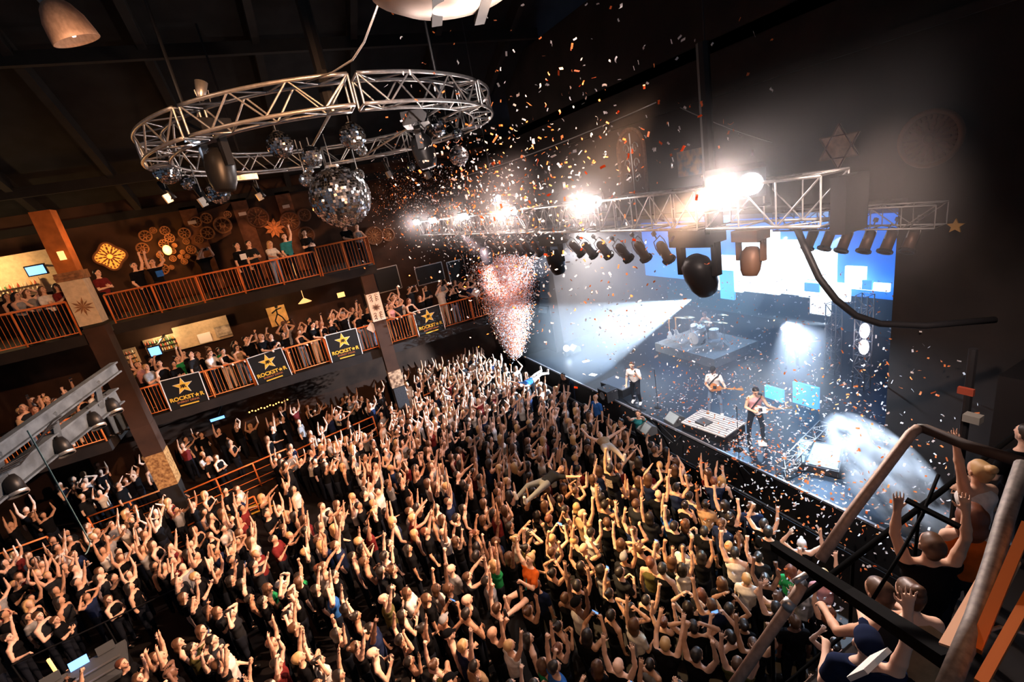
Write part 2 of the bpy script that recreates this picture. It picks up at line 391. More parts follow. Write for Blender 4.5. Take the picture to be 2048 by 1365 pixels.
def pattern_panel(name, x, y, z0, z1, wd, dp, label, top_mt, panel_mt, pz0, pz1):
    root = empty(name, (x, y, 0)); tag(root, label, 'pillar')
    MB().box((0, 0, (z0+3.2)/2), (wd, dp, 3.2-z0)).build('foot', M_dark, root); MB().box((0, 0, (3.2+z1)/2), (wd, dp, z1-3.2)).build('shaft', top_mt, root)  # foot coloured dark for the shade below the balcony
    MB().box((0, -.03, (pz0+pz1)/2), (wd*1.04, dp*1.02, pz1-pz0)).build('panel', panel_mt, root)
    d = MB(); zc = (pz0+pz1)/2; yf = -dp/2-.055
    fm = Matrix(((1,0,0,0), (0,0,-1,yf), (0,1,0,zc), (0,0,0,1)))
    for k in range(16):
        a = 2*PI*k/16; R1 = wd*.36 if k % 2 == 0 else wd*.26
        d.prism([(.0, 0), (R1*.55*math.cos(a-.12), R1*.55*math.sin(a-.12)), (R1*math.cos(a), R1*math.sin(a)), (R1*.55*math.cos(a+.12), R1*.55*math.sin(a+.12))], .012, fm)
    for sg in (-1, 1):
        for q in range(3):
            zc2 = sg*(pz1-pz0)*(.24+.09*q)
            for sx in (-1, 1):
                pts = [Vector((sx*(wd*.2+wd*.13*math.cos(t)*(1-t/7)), yf, zc+zc2+wd*.13*math.sin(t)*(1-t/7))) for t in [j*.55 for j in range(10)]]
                d.tube(pts, .012, 4)
    d.build('scrollwork', M_ornd, root)
    return root
pattern_panel('patterned_pillar', 2.72, LB_Y-.05, 0, 7.6, .52, .44, 'pillar with white panel bearing a black sun, between third and fourth banner', M_wallb, mat('white painted panel', (.75, .62, .50), .7), LB_Z+1.22, LB_Z+2.38)
pp = [o for o in S.objects if o.name.startswith('patterned_pillar')][0]
MB().box((0, -.03, 2.95), (.55, .46, .75)).build('lower_panel', mat('tan patterned panel', (.50, .33, .20), .8, noise=.6, nscale=9, ncol=(.10, .05, .03)), pp)
nb = MB().box((2.74, LB_Y-.31, 2.05), (.5, .04, 1.0)).build('notice_board', mat('chalkboard', (.04, .04, .045), .8, noise=.5, nscale=30)); tag(nb, 'dark chalk notice board low on the sun pillar above the crowd', 'board')
# white diamond shaped sheet hanging on the balcony rail
o = MB().box((0, 0, 0), (.34, .02, .34), Matrix.Rotation(PI/4, 3, 'Y')).build('diamond_sign', M_white); o.location = (2.36, LB_Y-.12, LB_Z+.99); tag(o, 'white diamond shaped sign hanging on the rail beside the sun pillar', 'sign')
o = MB().box((0, 0, 0), (.34, .02, .34), Matrix.Rotation(PI/4, 3, 'Y')).build('diamond_sign', M_white); o.location = (7.2, LB_Y-.12, LB_Z+1.25); tag(o, 'white diamond shaped sign on the rail beside the confetti burst', 'sign')

# ------------------------------------------------------------------ ornaments on the far wall
FW = Matrix(((1,0,0,0), (0,0,-1,0), (0,1,0,0), (0,0,0,1)))
def wall_y(p): return Matrix.Translation(p) @ FW
def ring_pts(r, n, f=lambda a: 1.0, z=0): return [Vector((r*f(2*PI*i/n)*math.cos(2*PI*i/n), r*f(2*PI*i/n)*math.sin(2*PI*i/n), z)) for i in range(n)]
def medallion(loc, R, label, mt, mt2, petals=12, squash=0, lit=False, basis=FW, cat='wall ornament', name='wall_medallion'):
    root = empty(name, loc); tag(root, label, cat)
    f = (lambda a: 1+squash*math.cos(4*a)) if squash else (lambda a: 1.0)
    T = basis
    m = MB(); m.tube([T @ p for p in ring_pts(R, 40, f, .05)], .05, 6, True); m.build('rim', mt2, root, True)
    m = MB(); pl = [(p.x, p.y) for p in ring_pts(R, 40, f)]; m.prism(pl, .04, T); m.build('disc', mt if lit else mt2, root)
    m = MB()
    for rr, n in ((.30, petals), (.56, petals), (.8, petals*2)):
        for k in range(n):
            a = 2*PI*k/n; c = (R*rr*math.cos(a)*f(a), R*rr*math.sin(a)*f(a)); s_ = R*(.09 if rr < .7 else .055)
            pts = [(c[0]+s_*1.6*math.cos(a)*math.cos(t)-s_*.7*math.sin(a)*math.sin(t), c[1]+s_*1.6*math.sin(a)*math.cos(t)+s_*.7*math.cos(a)*math.sin(t)) for t in [j*PI/4 for j in range(8)]]
            m.prism(pts, .07, T)
    m.build('petals', mt2 if lit else mt, root)
    m = MB(); m.tube([T @ p for p in ring_pts(R*.16, 16, z=.09)], R*.04, 6, True); m.build('boss', mt, root, True)
    return root
p = at_y(221, 513, WY-.1); medallion(p, .5, 'amber rounded diamond lattice ornament with lamplight painted as glow, on the far wall', mat('amber fretwork with painted glow', (1, .55, .15), .5, emit=(1, .30, .04), estr=.35), M_ornd, 12, .13, True)  # emission stands in for lamplight falling on the fretwork
lamp_light('amber_light', 'POINT', p+Vector((0, -.5, 0)), 18, (1, .42, .1), radius=.15)
def gear_cluster(loc, discs, label):
    root = empty('wheel_sculpture', loc); tag(root, label, 'wall ornament')
    for k, (dx, dz, r) in enumerate(discs):
        m = MB(); T = Matrix.Translation((dx, 0, dz)) @ FW
        m.tube([T @ q for q in ring_pts(r, 20, z=.05)], r*.14, 6, True)
        n = 8
        for j in range(n):
            a = 2*PI*j/n; m.bar(T @ Vector((0, 0, .05)), T @ Vector((r*math.cos(a), r*math.sin(a), .05)), .02, .03)
        m.tube([T @ q for q in ring_pts(r*.3, 10, z=.06)], r*.1, 5, True)
        m.build('wheel', M_orn, root, False)
    return root
p = at_y(332, 495, WY-.12)
random.seed(3)
D = []
for k in range(70):
    a = random.uniform(0, 2*PI); rr = random.uniform(0, 1)**.5; r = random.choice([.09, .12, .17, .21])
    x, z = .98*rr*math.cos(a)+.2*rr*math.sin(a), .9*rr*math.sin(a)
    if all(math.hypot(x-q[0], z-q[1]) > (r+q[2])*.93 for q in D): D.append((x, z, r))
gear_cluster(p, D, 'large cluster of wooden wheels round a glowing lamp on the far wall')
o = MB().sphere((0,0,0), .16, 14, 8, (1, .6, 1.3)).build('wall_lamp', M_amber, smooth=True); o.location = p+Vector((.05, -.25, -.12)); tag(o, 'glowing amber lamp in the middle of the wheel sculpture', 'lamp')
lamp_light('amber_light', 'POINT', p+Vector((.05, -.6, -.1)), 70, (1, .42, .1), radius=.15)
p = at_y(432, 458, WY-.12)
gear_cluster(p, [(-.62, .42, .2), (-.2, .5, .2), (-.35, -.1, .25), (.3, .1, .32), (-.75, -.3, .16), (.62, .5, .14)], 'wheels mounted on a dark board shape, between wheel cluster and banded panel')
m = MB(); m.prism([(-.95, .1), (-.8, .7), (.2, .85), (.95, 1.0), (.5, .6), (.62, .2), (.5, -.3), (-.2, -.55), (-.9, -.6)], .05, wall_y(p+Vector((0, .08, 0)))); o = m.build('wall_board', M_ornd); tag(o, 'dark irregular board behind three wooden wheels on the far wall', 'wall ornament')
p = at_y(549, 457, WY-.12)
mm = MB()
for k in range(9):
    a = 2*PI*k/9; mm.prism([(0, 0), (.28*math.cos(a-.3), .28*math.sin(a-.3)), (.45*math.cos(a), .45*math.sin(a)), (.28*math.cos(a+.3), .28*math.sin(a+.3))], .08, wall_y(p))
o = mm.build('sun_sculpture', M_orn); tag(o, 'red orange lit sunburst sculpture on the far wall beside the mirror ball', 'wall ornament')
lamp_light('amber_light', 'POINT', p+Vector((0, -.5, -.1)), 16, (1, .30, .07), radius=.1)
for (px, py, R, lb, pe) in [(515, 435, .42, 'dark medallion above the man in the printed shirt', 8), (612, 470, .34, 'round reddish medallion left of the big mirror ball', 10), (580, 442, .38, 'dark half hidden medallion between sunburst and red medallion', 8), (747, 472, .42, 'faint brown rosette right of the big mirror ball', 12), (775, 470, .3, 'small faint rosette right of the mirror ball', 8), (608, 430, .26, 'small faint rosette above the red medallion', 6)]:
    medallion(at_y(px, py, WY-.1), R, lb, M_orn, M_ornd, pe)
# fan shaped ornament to the right of the mirror ball
p = at_y(760, 420, WY-.1); m = MB()
for k in range(13):
    a = PI*.04+PI*.5*k/12; m.prism([(.25*math.cos(a-.02), .25*math.sin(a-.02)), (1.15*math.cos(a-.035), 1.15*math.sin(a-.035)), (1.15*math.cos(a+.035), 1.15*math.sin(a+.035)), (.25*math.cos(a+.02), .25*math.sin(a+.02))], .05, wall_y(p))
o = m.build('fan_ornament', M_wallb); tag(o, 'faint fan of radiating slats on the wall right of the big mirror ball', 'wall ornament')
# brown pilasters on the far wall
for px, lb in ((395, 'left of the board with wheels'), (500, 'behind the man in the printed shirt'), (590, 'left of the big mirror ball')):
    q = at_y(px, 470, WY); o = MB().box((q.x, WY-.06, 9.75), (.62, .16, 3.6)).build('pilaster', mat('pilaster brown', (.15, .06, .03), .9, noise=.4, nscale=5)); tag(o, 'brown flat pilaster on the upper wall '+lb, 'pilaster')
    o = MB().box((q.x, WY-.16, 10.9), (.3, .1, .14)).build('wall_sign', mat('pale sign', (.5, .4, .35), .7)); tag(o, 'small pale sign high on the pilaster '+lb, 'sign')
# proscenium wall ornaments
PW = Matrix(((0,0,-1,0), (-1,0,0,0), (0,1,0,0), (0,0,0,1)))   # local x -> -Y, local z -> -X
medallion(at_x(1862, 277, PX-.05), .46, 'large round carved medallion high on the dark wall above the stage end', mat('carved red brown', (.11, .035, .02), .8, noise=.4, nscale=8), M_ornd, 14, 0, False, PW)
p = at_x(1680, 293, PX-.02)
r3 = .45; root = empty('six_pointed_star', p); tag(root, 'pale six pointed star on the wall beside the bright lamp', 'wall ornament')
a30 = [PI/2+2*PI*k/6 for k in range(6)]
MB().prism(star_poly(r3, r3*.577, 6), .05, PW).build('body', M_star, root)
m = MB()
for base in (0, 1):
    tri = [PW @ Vector((r3*math.cos(PI/2+2*PI*k/3+base*PI), r3*math.sin(PI/2+2*PI*k/3+base*PI), .06)) for k in range(3)]
    for k in range(3): m.bar(tri[k], tri[(k+1) % 3], .022, .022, (1,0,0))
m.build('outline', M_ornd, root)
p = at_x(1266, 322, PX-.02)
root = empty('arched_window', p); tag(root, 'arched niche with wrought scrollwork high above the stage', 'window')
aw, ah = .62, .55
arch = [(-aw, -1.0), (aw, -1.0), (aw, .35)]+[(aw*math.cos(t), .35+aw*1.0*math.sin(t)) for t in [PI*k/12 for k in range(1, 12)]]+[(-aw, .35)]
MB().prism(arch, .02, PW).build('recess', M_ornd, root)
m = MB(); m.tube([PW @ Vector((x, y, .06)) for x, y in arch], .07, 6, True); m.build('surround', mat('carved stone', (.2, .09, .05), .9, noise=.4, nscale=12), root)
m = MB()
for sx in (-1, 1):
    for cy in (-.55, -.1, .38):
        pts = [PW @ Vector((sx*(.2+.15*math.cos(t)*(1-t/9)), cy+.2*math.sin(t)*(1-t/9), .05)) for t in [j*.5 for j in range(14)]]
        m.tube(pts, .018, 5)
m.tube([PW @ Vector((0, -.95, .05)), PW @ Vector((0, .85, .05))], .02, 5)
m.build('scroll_grille', M_steel, root)
for (px, py, lb) in ((1385, 325, 'faded blue and cream mural patch between arched niche and bright lamp'),):
    q = at_x(px, py, PX-.02); o = MB().box(q, (.04, 1.1, .7)).build('wall_mural', mat('faded mural', (.30, .17, .09), .9, noise=.9, nscale=5, ncol=(.05, .07, .1))); tag(o, lb, 'mural')
m = MB(); q = at_x(1912, 452, 10.4); m.prism(star_poly(.13, .058), .03, Matrix.Translation(q) @ PW); o = m.build('hanging_star', mat('dull gold star', (.3, .17, .05), .6)); tag(o, 'small dull gold star hanging in the dark beside the stage', 'ornament')
# picture frames under the balcony roof at the far end of the wall
for (px, py, w_, h_, lb) in ((770, 560, 1.5, 1.2, 'nearest the sun pillar'), (860, 548, 1.5, .95, 'in the middle'), (915, 545, 1.0, 1.3, 'next to the confetti burst')):
    q = at_y(px, py, WY-.04); root = empty('picture_frame', q); tag(root, 'thin pale wall frame above the lower balcony, '+lb, 'frame')
    m = MB()
    for (cx, cz_, dx, dz) in ((-w_/2, 0, .04, h_), (w_/2, 0, .04, h_), (0, h_/2, w_, .04), (0, -h_/2, w_, .04)): m.box((cx, 0, cz_), (dx, .04, dz))
    m.build('frame', M_steel, root); MB().box((0, .01, 0), (w_, .02, h_)).build('board', M_black, root)

# ------------------------------------------------------------------ bars, screens under and on the balconies
def tv(loc, w_, h_, label, tilt=0, mt=M_scr, face=FW):
    root = empty('television', loc); tag(root, label, 'screen')
    root.matrix_world = Matrix.Translation(loc) @ Matrix.Rotation(tilt, 4, 'X')
    MB().box((0, .05, 0), (w_+.08, .09, h_+.08)).build('case', M_black, root)
    MB().box((0, .09+(WY-loc.y)/2, .05), (.06, WY-loc.y, .06)).build('wall_bracket', M_black, root)
    MB().box((0, -.004, 0), (w_, .02, h_)).build('screen', mt, root)
tv(at_y(72, 541, 22.6), .5, .3, 'wall television showing a pale blue picture, beside the bottle bar', .15)
tv(at_y(310, 703, LB_Y+2.4), .36, .34, 'small blue lit screen at the lower balcony bar', .1)
tv(at_y(435, 838, LB_Y+3.0), .55, .12, 'narrow blue lit screen deep under the lower balcony', 0)
def shelf_bar(loc, w_, rows, label, en, glow=.2, cols=26):
    root = empty('back_bar_shelf', loc); tag(root, label, 'shelf')
    MB().box((0, .12, rows*.1-.02), (w_+.1, .04, rows*.2+.1)).build('back_panel', M_cream, root)
    for r in range(rows): MB().box((0, 0, r*.2), (w_, .16, .018)).build('shelf_board', M_dark, root)
    return root
def bottle_mb(col_i):
    b = MB(); b.lathe([(0, 0), (.036, 0), (.038, .02), (.038, .16), (.014, .21), (.013, .27), (.0, .27)], n=8); return b
BOT = []
bcols = [(.6, .25, .05), (.75, .6, .4), (.1, .25, .08), (.45, .08, .03), (.5, .42, .3)]
bnames = ['amber', 'clear', 'green', 'red', 'pale']
for i, c in enumerate(bcols):
    me = bottle_mb(i).build('bottle', mat('bottle glass '+bnames[i], c, .15, spec=.8), smooth=True); BOT.append(me)
used_b = set()
def put_bottles(loc, w_, rows, n, where):
    for r in range(rows):
        for k in range(n):
            i = random.randrange(5)
            if i not in used_b: o = BOT[i]; used_b.add(i)
            else: o = BOT[i].copy(); COL.objects.link(o)
            o.location = loc+Vector((-w_/2+w_*(k+.5)/n+random.uniform(-.01, .01), -.02, r*.2+.013)); o.scale = (.75, .75, .62)
            tag(o, bnames[i]+' glass bottle on a lit back bar shelf '+where, 'bottle', 'bottles '+where)
q = Vector((-5.62, 24.42, 5.91)); shelf_bar(q, 1.5, 3, 'lit three tier bottle shelf at the back of the lower balcony', 10); put_bottles(q, 1.5, 3, 18, 'behind the lower balcony')
lamp_light('bar_light', 'POINT', q+Vector((0, -.5, .75)), 60, (1, .66, .34), radius=.15)
q = Vector((-7.15, 24.42, 5.73)); shelf_bar(q, .7, 3, 'small bottle shelf beside the lower balcony corner', 10); put_bottles(q, .7, 3, 6, 'beside the balcony corner')
q = at_y(15, 592, WY-1.6); shelf_bar(q, 1.9, 2, 'bright bottle shelf at the upper balcony bar', 10); put_bottles(q, 1.9, 2, 16, 'at the upper balcony bar')
lamp_light('bar_light', 'POINT', q+Vector((0, -.9, 1.0)), 160, (1, .6, .26), radius=.15)
o = MB().box((0,0,0), (4.5, .2, 1.5)).build('bar_wall_panel', M_cream); o.location = q+Vector((-.2, .35, .6)); tag(o, 'warm lit cream wall panel behind the upper bar shelf', 'panel')
q = at_y(402, 672, WY-.5); o = MB().box((0,0,0), (2.1, .1, 1.0)).build('bar_wall_panel', M_cream); o.location = q+Vector((.1, .2, .1)); tag(o, 'warm lit cream bar wall beside the bottle shelf on the lower level', 'panel')
lamp_light('bar_light', 'POINT', q+Vector((.2, -.9, .8)), 70, (1, .6, .3), radius=.15)
for (px, py, w_, h_, lb, mt) in ((410, 676, .5, .42, 'pale lit menu board on the lower bar wall', M_white), (446, 662, .6, .45, 'framed picture in the corner of the lower bar wall', mat('framed print', (.5, .42, .32), .7, noise=.6, nscale=6))):
    o = MB().box(at_y(px, py, WY-.5), (w_, .05, h_)).build('wall_picture', mt); tag(o, lb, 'picture')
q = at_y(556, 632, WY-.04); root = empty('framed_poster', q); tag(root, 'framed amber poster with a dancing dark figure above the balcony crowd', 'picture')
MB().box((0,0,0), (.8, .05, .92)).build('sheet', mat('amber poster', (.8, .5, .2), .7, noise=.3, nscale=5), root)
m = MB()
for a, b_ in (((0, .1), (.02, .35)), ((0, .1), (-.18, -.2)), ((-.18, -.2), (-.12, -.45)), ((0, .1), (.16, -.1)), ((.16, -.1), (.26, -.4)), ((.01, .3), (-.22, .18)), ((.01, .3), (.25, .34))):
    m.bar((a[0], -.03, a[1]), (b_[0], -.03, b_[1]), .06, .02, (0,1,0))
m.sphere((.05, -.035, .43), .07, 10, 6); m.build('figure', M_black, root)
lamp_light('poster_light', 'POINT', q+Vector((.1, -.6, .5)), 16, (1, .6, .25), radius=.1)
q = at_y(610, 605, WY-1.4); o = MB().lathe([(.012, 2.4), (.012, .2), (.05, .18), (.3, 0), (.28, 0), (.03, .16)], q, 16).build('pendant_lamp', M_amber2); tag(o, 'amber pendant lamp shade under the upper balcony', 'lamp')
lamp_light('pendant_light', 'POINT', q+Vector((0, 0, -.15)), 18, (1, .4, .1), radius=.1)
o = MB().box(at_y(682, 590, LB_Y+1.5), (.3, .1, .2)).build('exit_lamp', M_amber2); tag(o, 'small amber lit box under the upper balcony near the sun pillar', 'lamp')
q = at_y(540, 812, LB_Y+4.0)
m = MB()
for k in range(14): m.sphere(q+Vector((-.9+.13*k, 0, .03*math.sin(k*2.1))), .035, 8, 5)
o = m.build('fairy_lights', M_amber, None); tag(o, 'short string of tiny amber lights deep under the balcony', 'lights')
# floor level railings left of the dance floor (terraces)
M_ter = mat('terrace floor', (.02, .012, .009), .8)
TER = [((-15, 18.9), (-1.1, 24.5), .45)]
o = MB().box((-7.0, 22.0, .22), (11.5, 5.0, .44)).build('terrace_platform', M_ter); tag(o, 'raised dark terrace floor behind the orange floor rails', 'platform')
RZ = .45
railing('floor_railing', [(-12.2, 19.6, RZ), (-9.9, 19.65, RZ)], 1.05, 'orange floor railing farthest left, above the cable', gap=9, mid=True)
railing('floor_railing', [(-8.9, 20.1, RZ), (-6.4, 20.2, RZ)], 1.05, 'orange floor railing left of the tan pillar, people leaning on it', gap=9, mid=True)
railing('floor_railing', [(-6.0, 19.2, RZ), (-2.2, 19.9, RZ)], 1.05, 'long orange floor railing right of the tan pillar', gap=9, mid=True)
railing('floor_railing', [(-1.9, 19.9, RZ-.2), (1.4, 20.6, RZ-.2)], 1.05, 'orange floor railing in front of the man with spread arms', gap=9, mid=True)
railing('floor_railing', [(3.2, 21.2, .1), (5.6, 21.6, .1)], 1.05, 'orange floor railing under the far banner', gap=9, mid=True)
railing('floor_railing', [(-6.3, 18.0, 0), (-3.6, 18.4, 0)], .75, 'low orange stair railing beside the yellow edged steps', gap=9, mid=True)
stp = empty('floor_steps', (-4.2, 18.9, 0)); tag(stp, 'short steps with yellow edging below the long orange railing', 'steps')
for k in range(2):
    MB().box((0, -.2-.3*k, .3-.14*k-.11), (2.2, .3, .22)).build('step', M_ter, stp)
    MB().box((0, -.33-.3*k, .3-.14*k+.006), (2.2, .1, .014)).build('yellow_edge', M_yellow, stp)

# ------------------------------------------------------------------ trusses
def box_truss(mb_ch, mb_br, a, b, w_, h_, bay, rc=.026, rb=.013, up=(0,0,1)):
    a, b = Vector(a), Vector(b); t = (b-a).normalized(); up = Vector(up); sd = t.cross(up).normalized()
    L = (b-a).length; n = max(1, round(L/bay))
    cs = [(sx*w_/2, sz*h_/2) for sx in (-1, 1) for sz in (-1, 1)]
    P = lambda s, c: a+t*s+sd*c[0]+up*c[1]
    for c in cs: mb_ch.tube([P(0, c), P(L, c)], rc, 7)
    for i in range(n+1):
        s = L*i/n
        for q, r in ((0,1), (2,3), (0,2), (1,3)): mb_br.tube([P(s, cs[q]), P(s, cs[r])], rb, 5, cap=False)
        if i < n:
            s2 = L*(i+1)/n; fl = i % 2
            for q, r in ((0,1), (2,3), (0,2), (1,3)):
                mb_br.tube([P(s, cs[q if fl else r]), P(s2, cs[r if fl else q])], rb, 5, cap=False)
ft = empty('front_truss', (TR_X, 14, (TR_Z0+TR_Z1)/2)); tag(ft, 'long silver box truss hung across the front of the stage with blinders on top', 'truss')
zc = 0
for (y0, y1) in ((4.03, 5.95), (6.15, 8.95), (9.1, 11.9), (12.0, 14.8), (14.9, 17.7), (17.8, 20.6), (20.7, 24.3)):
    c = MB(); b = MB(); box_truss(c, b, (0, y0-14, zc), (0, y1-14, zc), .6, TR_Z1-TR_Z0, .62, .026, .014)
    c.build('chords', M_alu, ft, True); b.build('lattice', M_alu, ft, True)
MB().box((0, 6.05-14, zc), (.34, .1, .9)).build('hoist_joint', M_blackm, ft)
MB().box((.1, 3.9-14, zc-.1), (.5, .2, .75)).build('end_box', M_blackm, ft)
for yy in (6.05, 15.0, 23.0):
    z1 = cz(yy)-.6
    o = MB().tube([(TR_X, yy, TR_Z1), (TR_X, yy, z1)], .014, 6).build('hoist_chain', M_blackm, None); tag(o, 'thin dark hoist chain holding the front truss, '+{6.05:'beside the brightest blinder', 15.0:'in the middle of its span', 23.0:'at its far end'}[yy], 'chain')
o = MB().tube([(TR_X-.05, 6.05, TR_Z1), (TR_X-.05, 6.05, TR_Z1+2.2)], .1, 8).build('chain_bag', M_black); tag(o, 'dark hanging chain bag over the front truss beside the brightest blinder', 'bag')
# blinders
def blinder():
    root = empty('blinder_lamp')
    MB().box((0, 0, 0), (.16, .62, .34)).build('housing', M_blackm, root)
    m = MB()
    for sy in (-1, 1): m.lathe([(0, .06), (.07, .05), (.125, 0), (.13, -.01)], (-.1, sy*.155, 0), 18, Matrix.Rotation(-PI/2, 4, 'Y'))
    m.build('lamp_face', M_lens, root)
    m = MB(); m.tube([(0, -.36, -.05), (0, -.36, -.32), (0, .36, -.32), (0, .36, -.05)], .016, 6); m.build('yoke', M_blackm, root)
    return root
bl = blinder(); cm = child_map(bl)
BLN = ['dimmest and farthest twin blinder at the wall end of the front truss', 'second blinder from the wall end of the front truss', 'third blinder along the front truss, above the small blue lamp', 'fourth blinder, in the middle of the front truss', 'bright twin blinder before the arched niche on the front truss', 'brightest twin blinder, glaring white, next to the pale star']
for i, (yy, en) in enumerate(BLINDERS):
    o = bl if i == 0 else copy_tree(bl, cm)
    o.location = (TR_X-.36, yy, 9.12); o.rotation_euler = (0, math.radians(-22), math.radians(18 if yy > 10 else 38)); o.scale = (1, 1, 1) if i < 5 else (1.35, 1.35, 1.35); tag(o, BLN[i], 'stage lamp', 'blinders on the front truss')
# par cans
def par_can():
    root = empty('par_can')
    R1 = Matrix.Rotation(math.radians(180), 4, 'X')
    m = MB(); m.lathe([(.0, .24), (.05, .24), (.085, .2), (.1, .1), (.105, -.22), (.098, -.22), (.095, .05), (0, .08)], (0,0,0), 16); m.build('barrel', mat('par can black brown', (.075, .04, .025), .45, .5), root, True)
    m = MB()
    for k in range(8):
        a0, a1 = 2*PI*k/8, 2*PI*(k+1)/8; m.bar((.13*math.cos(a0), .13*math.sin(a0), -.23), (.13*math.cos(a1), .13*math.sin(a1), -.23), .03, .05)
    m.build('gel_frame', M_blackm, root)
    m = MB(); m.tube([(.125, 0, .0), (.135, 0, .2), (.1, 0, .33), (-.1, 0, .33), (-.135, 0, .2), (-.125, 0, 0)], .012, 5); m.build('yoke', M_steel, root)
    m = MB(); m.tube([(0, 0, .33), (0, 0, .46)], .016, 6); m.box((0, 0, .46), (.07, .06, .08)); m.build('clamp', M_steel, root)
    return root
pc = par_can(); cm = child_map(pc); first = True
PY = [7.38, 8.06, 8.68, 9.40, 10.03, 10.6, 12.78, 13.4, 14.0, 14.7, 15.4, 16.1, 17.9, 18.7, 19.5, 20.4, 21.3]
words_ord = ['first', 'second', 'third', 'fourth', 'fifth', 'sixth']
for i, y in enumerate(PY):
    o = pc if first else copy_tree(pc, cm); first = False
    o.location = (TR_X+.05, y, 7.9+random.uniform(-.03, .03)); o.rotation_euler = (random.uniform(-.05, .05)+.05, math.radians(-34+random.uniform(-5, 5)), 0)
    seg = 'from the big moving head' if i < 6 else ('past the second moving head' if i < 12 else 'in the far cluster')
    k = i if i < 6 else (i-6 if i < 12 else i-12)
    tag(o, 'brown black par can under the front truss, '+words_ord[k]+' '+seg, 'stage lamp', 'par cans under the front truss')
    
bar = MB().tube([(TR_X+.05, 4.6, 8.36), (TR_X+.05, 23, 8.36)], .024, 7).build('lighting_pipe', M_steel); tag(bar, 'steel pipe under the front truss carrying the par cans', 'pipe')
def moving_head(loc, sc, tilt, pan, label, head_mat=M_blackm):
    root = empty('moving_head', loc, pan); root.scale = (sc,)*3; tag(root, label, 'stage lamp')
    MB().box((0, 0, .18), (.42, .5, .2)).build('base', head_mat, root)
    m = MB()
    for s_ in (-1, 1): m.bar((0, s_*.24, .1), (0, s_*.24, -.3), .1, .07, (0,1,0))
    m.box((0, 0, .08), (.14, .5, .07)); m.build('yoke', head_mat, root)
    T = Matrix.Rotation(tilt, 4, 'Y')
    m = MB(); m.lathe([(0, .24), (.1, .23), (.17, .14), (.19, 0), (.17, -.2), (.13, -.3), (.12, -.31), (0, -.3)], (0, 0, -.28), 18, T); h = m.build('head', head_mat, root, True)
    m = MB(); m.lathe([(0, -.312), (.105, -.312)], (0, 0, -.28), 16, T); m.build('lens', M_black, h)
    return root
moving_head((TR_X+.1, 6.55, 7.95), 1.55, math.radians(-28), .15, 'largest black moving head lamp hanging under the front truss near its bright end')
moving_head((TR_X+.1, 11.83, 7.9), 1.3, math.radians(-10), .1, 'black moving head lamp between two runs of par cans')
moving_head((TR_X+.1, 17.04, 7.9), 1.25, math.radians(-5), .1, 'small looking black moving head above the confetti burst')
moving_head((TR_X+.1, 5.42, 8.08), .9, math.radians(10), .1, 'round brown spotlight head under the truss beside the led screen', mat('brown lamp body', (.14, .075, .045), .5, .3))
# blue lamp on a short stand above truss
o = MB().lathe([(0, .2), (.07, .2), (.11, .1), (.12, -.15), (.09, -.15), (0, -.1)], at_x(994, 402, TR_X+.2), 12, Matrix.Rotation(.6, 4, 'Y')).build('blue_lamp', mat('blue lit lamp glass', (.2, .5, 1), .4, emit=(.12, .4, .8), estr=.9)); tag(o, 'small blue glowing lamp above the truss between two blinders', 'stage lamp')
# rear truss with its pars
rt = empty('rear_truss', (14.5, 8.5, 8.2)); tag(rt, 'rear stage truss beyond the front one, carrying a row of par cans', 'truss')
c = MB(); b = MB(); a_ = at_x(1560, 432, 10.4); b_ = at_x(1885, 440, 10.4)
rt.location = (10.35, (a_.y+b_.y)/2, (a_.z+b_.z)/2)
L_ = abs(a_.y-b_.y)
box_truss(c, b, (0, -L_/2, 0), (0, L_/2, 0), .4, .4, .5, .02, .011); c.build('chords', M_steel, rt, True); b.build('lattice', M_steel, rt, True)
for i, (px, py) in enumerate([(1622, 478), (1656, 478), (1690, 482), (1735, 482), (1778, 482), (1822, 480)]):
    o = copy_tree(pc, cm); o.location = at_x(px, py, 10.35); o.scale = (.95,)*3; o.rotation_euler = (math.radians(-8), math.radians(32), -.3)
    tag(o, 'black par can under the rear truss, '+words_ord[i]+' from the led screen', 'stage lamp', 'par cans under the rear truss')

# ------------------------------------------------------------------ ring truss with mirror balls
RC = Vector((2.05, 14.0, 11.93)); RR = 4.0
rg = empty('circular_truss', RC); tag(rg, 'large circular silver truss hung above the crowd with mirror balls', 'truss')
def rp(a, r, z): return Vector((r*math.cos(a), r*math.sin(a), z))
NSEG = 8
for sgm in range(NSEG):
    a0, a1 = 2*PI*sgm/NSEG+.02, 2*PI*(sgm+1)/NSEG-.02
    c = MB(); b = MB(); n = 6
    cs = [(RR-.26, -.26), (RR-.26, .26), (RR+.26, -.26), (RR+.26, .26)]
    for (r, z) in cs: c.tube([rp(a0+(a1-a0)*k/12, r, z) for k in range(13)], .036, 7)
    for k in range(n+1):
        a = a0+(a1-a0)*k/n
        if k in (0, n):
            for q, r in ((0,1), (2,3), (0,2), (1,3)): b.tube([rp(a, *cs[q]), rp(a, *cs[r])], .024, 5, cap=False)
        if k < n:
            a2 = a0+(a1-a0)*(k+1)/n; fl = k % 2
            for q, r in ((0,1), (2,3), (0,2), (1,3)): b.tube([rp(a, *cs[q if fl else r]), rp(a2, *cs[r if fl else q])], .02, 5, cap=False)
    c.build('chord_segment', M_alu, rg, True); b.build('lattice_segment', M_alu, rg, True)
for k, a in enumerate((.35, 2.2, 3.9, 5.2)):
    p = RC+rp(a, RR, .3); z1 = cz(p.y)-.1
    o = MB().tube([p, (p.x, p.y, z1)], .03, 6).build('suspension_cable', M_blackm); tag(o, 'dark suspension cable of the circular truss, '+['toward the stage', 'on its far side', 'on the side of the ceiling lamp', 'on its near side'][k], 'cable')
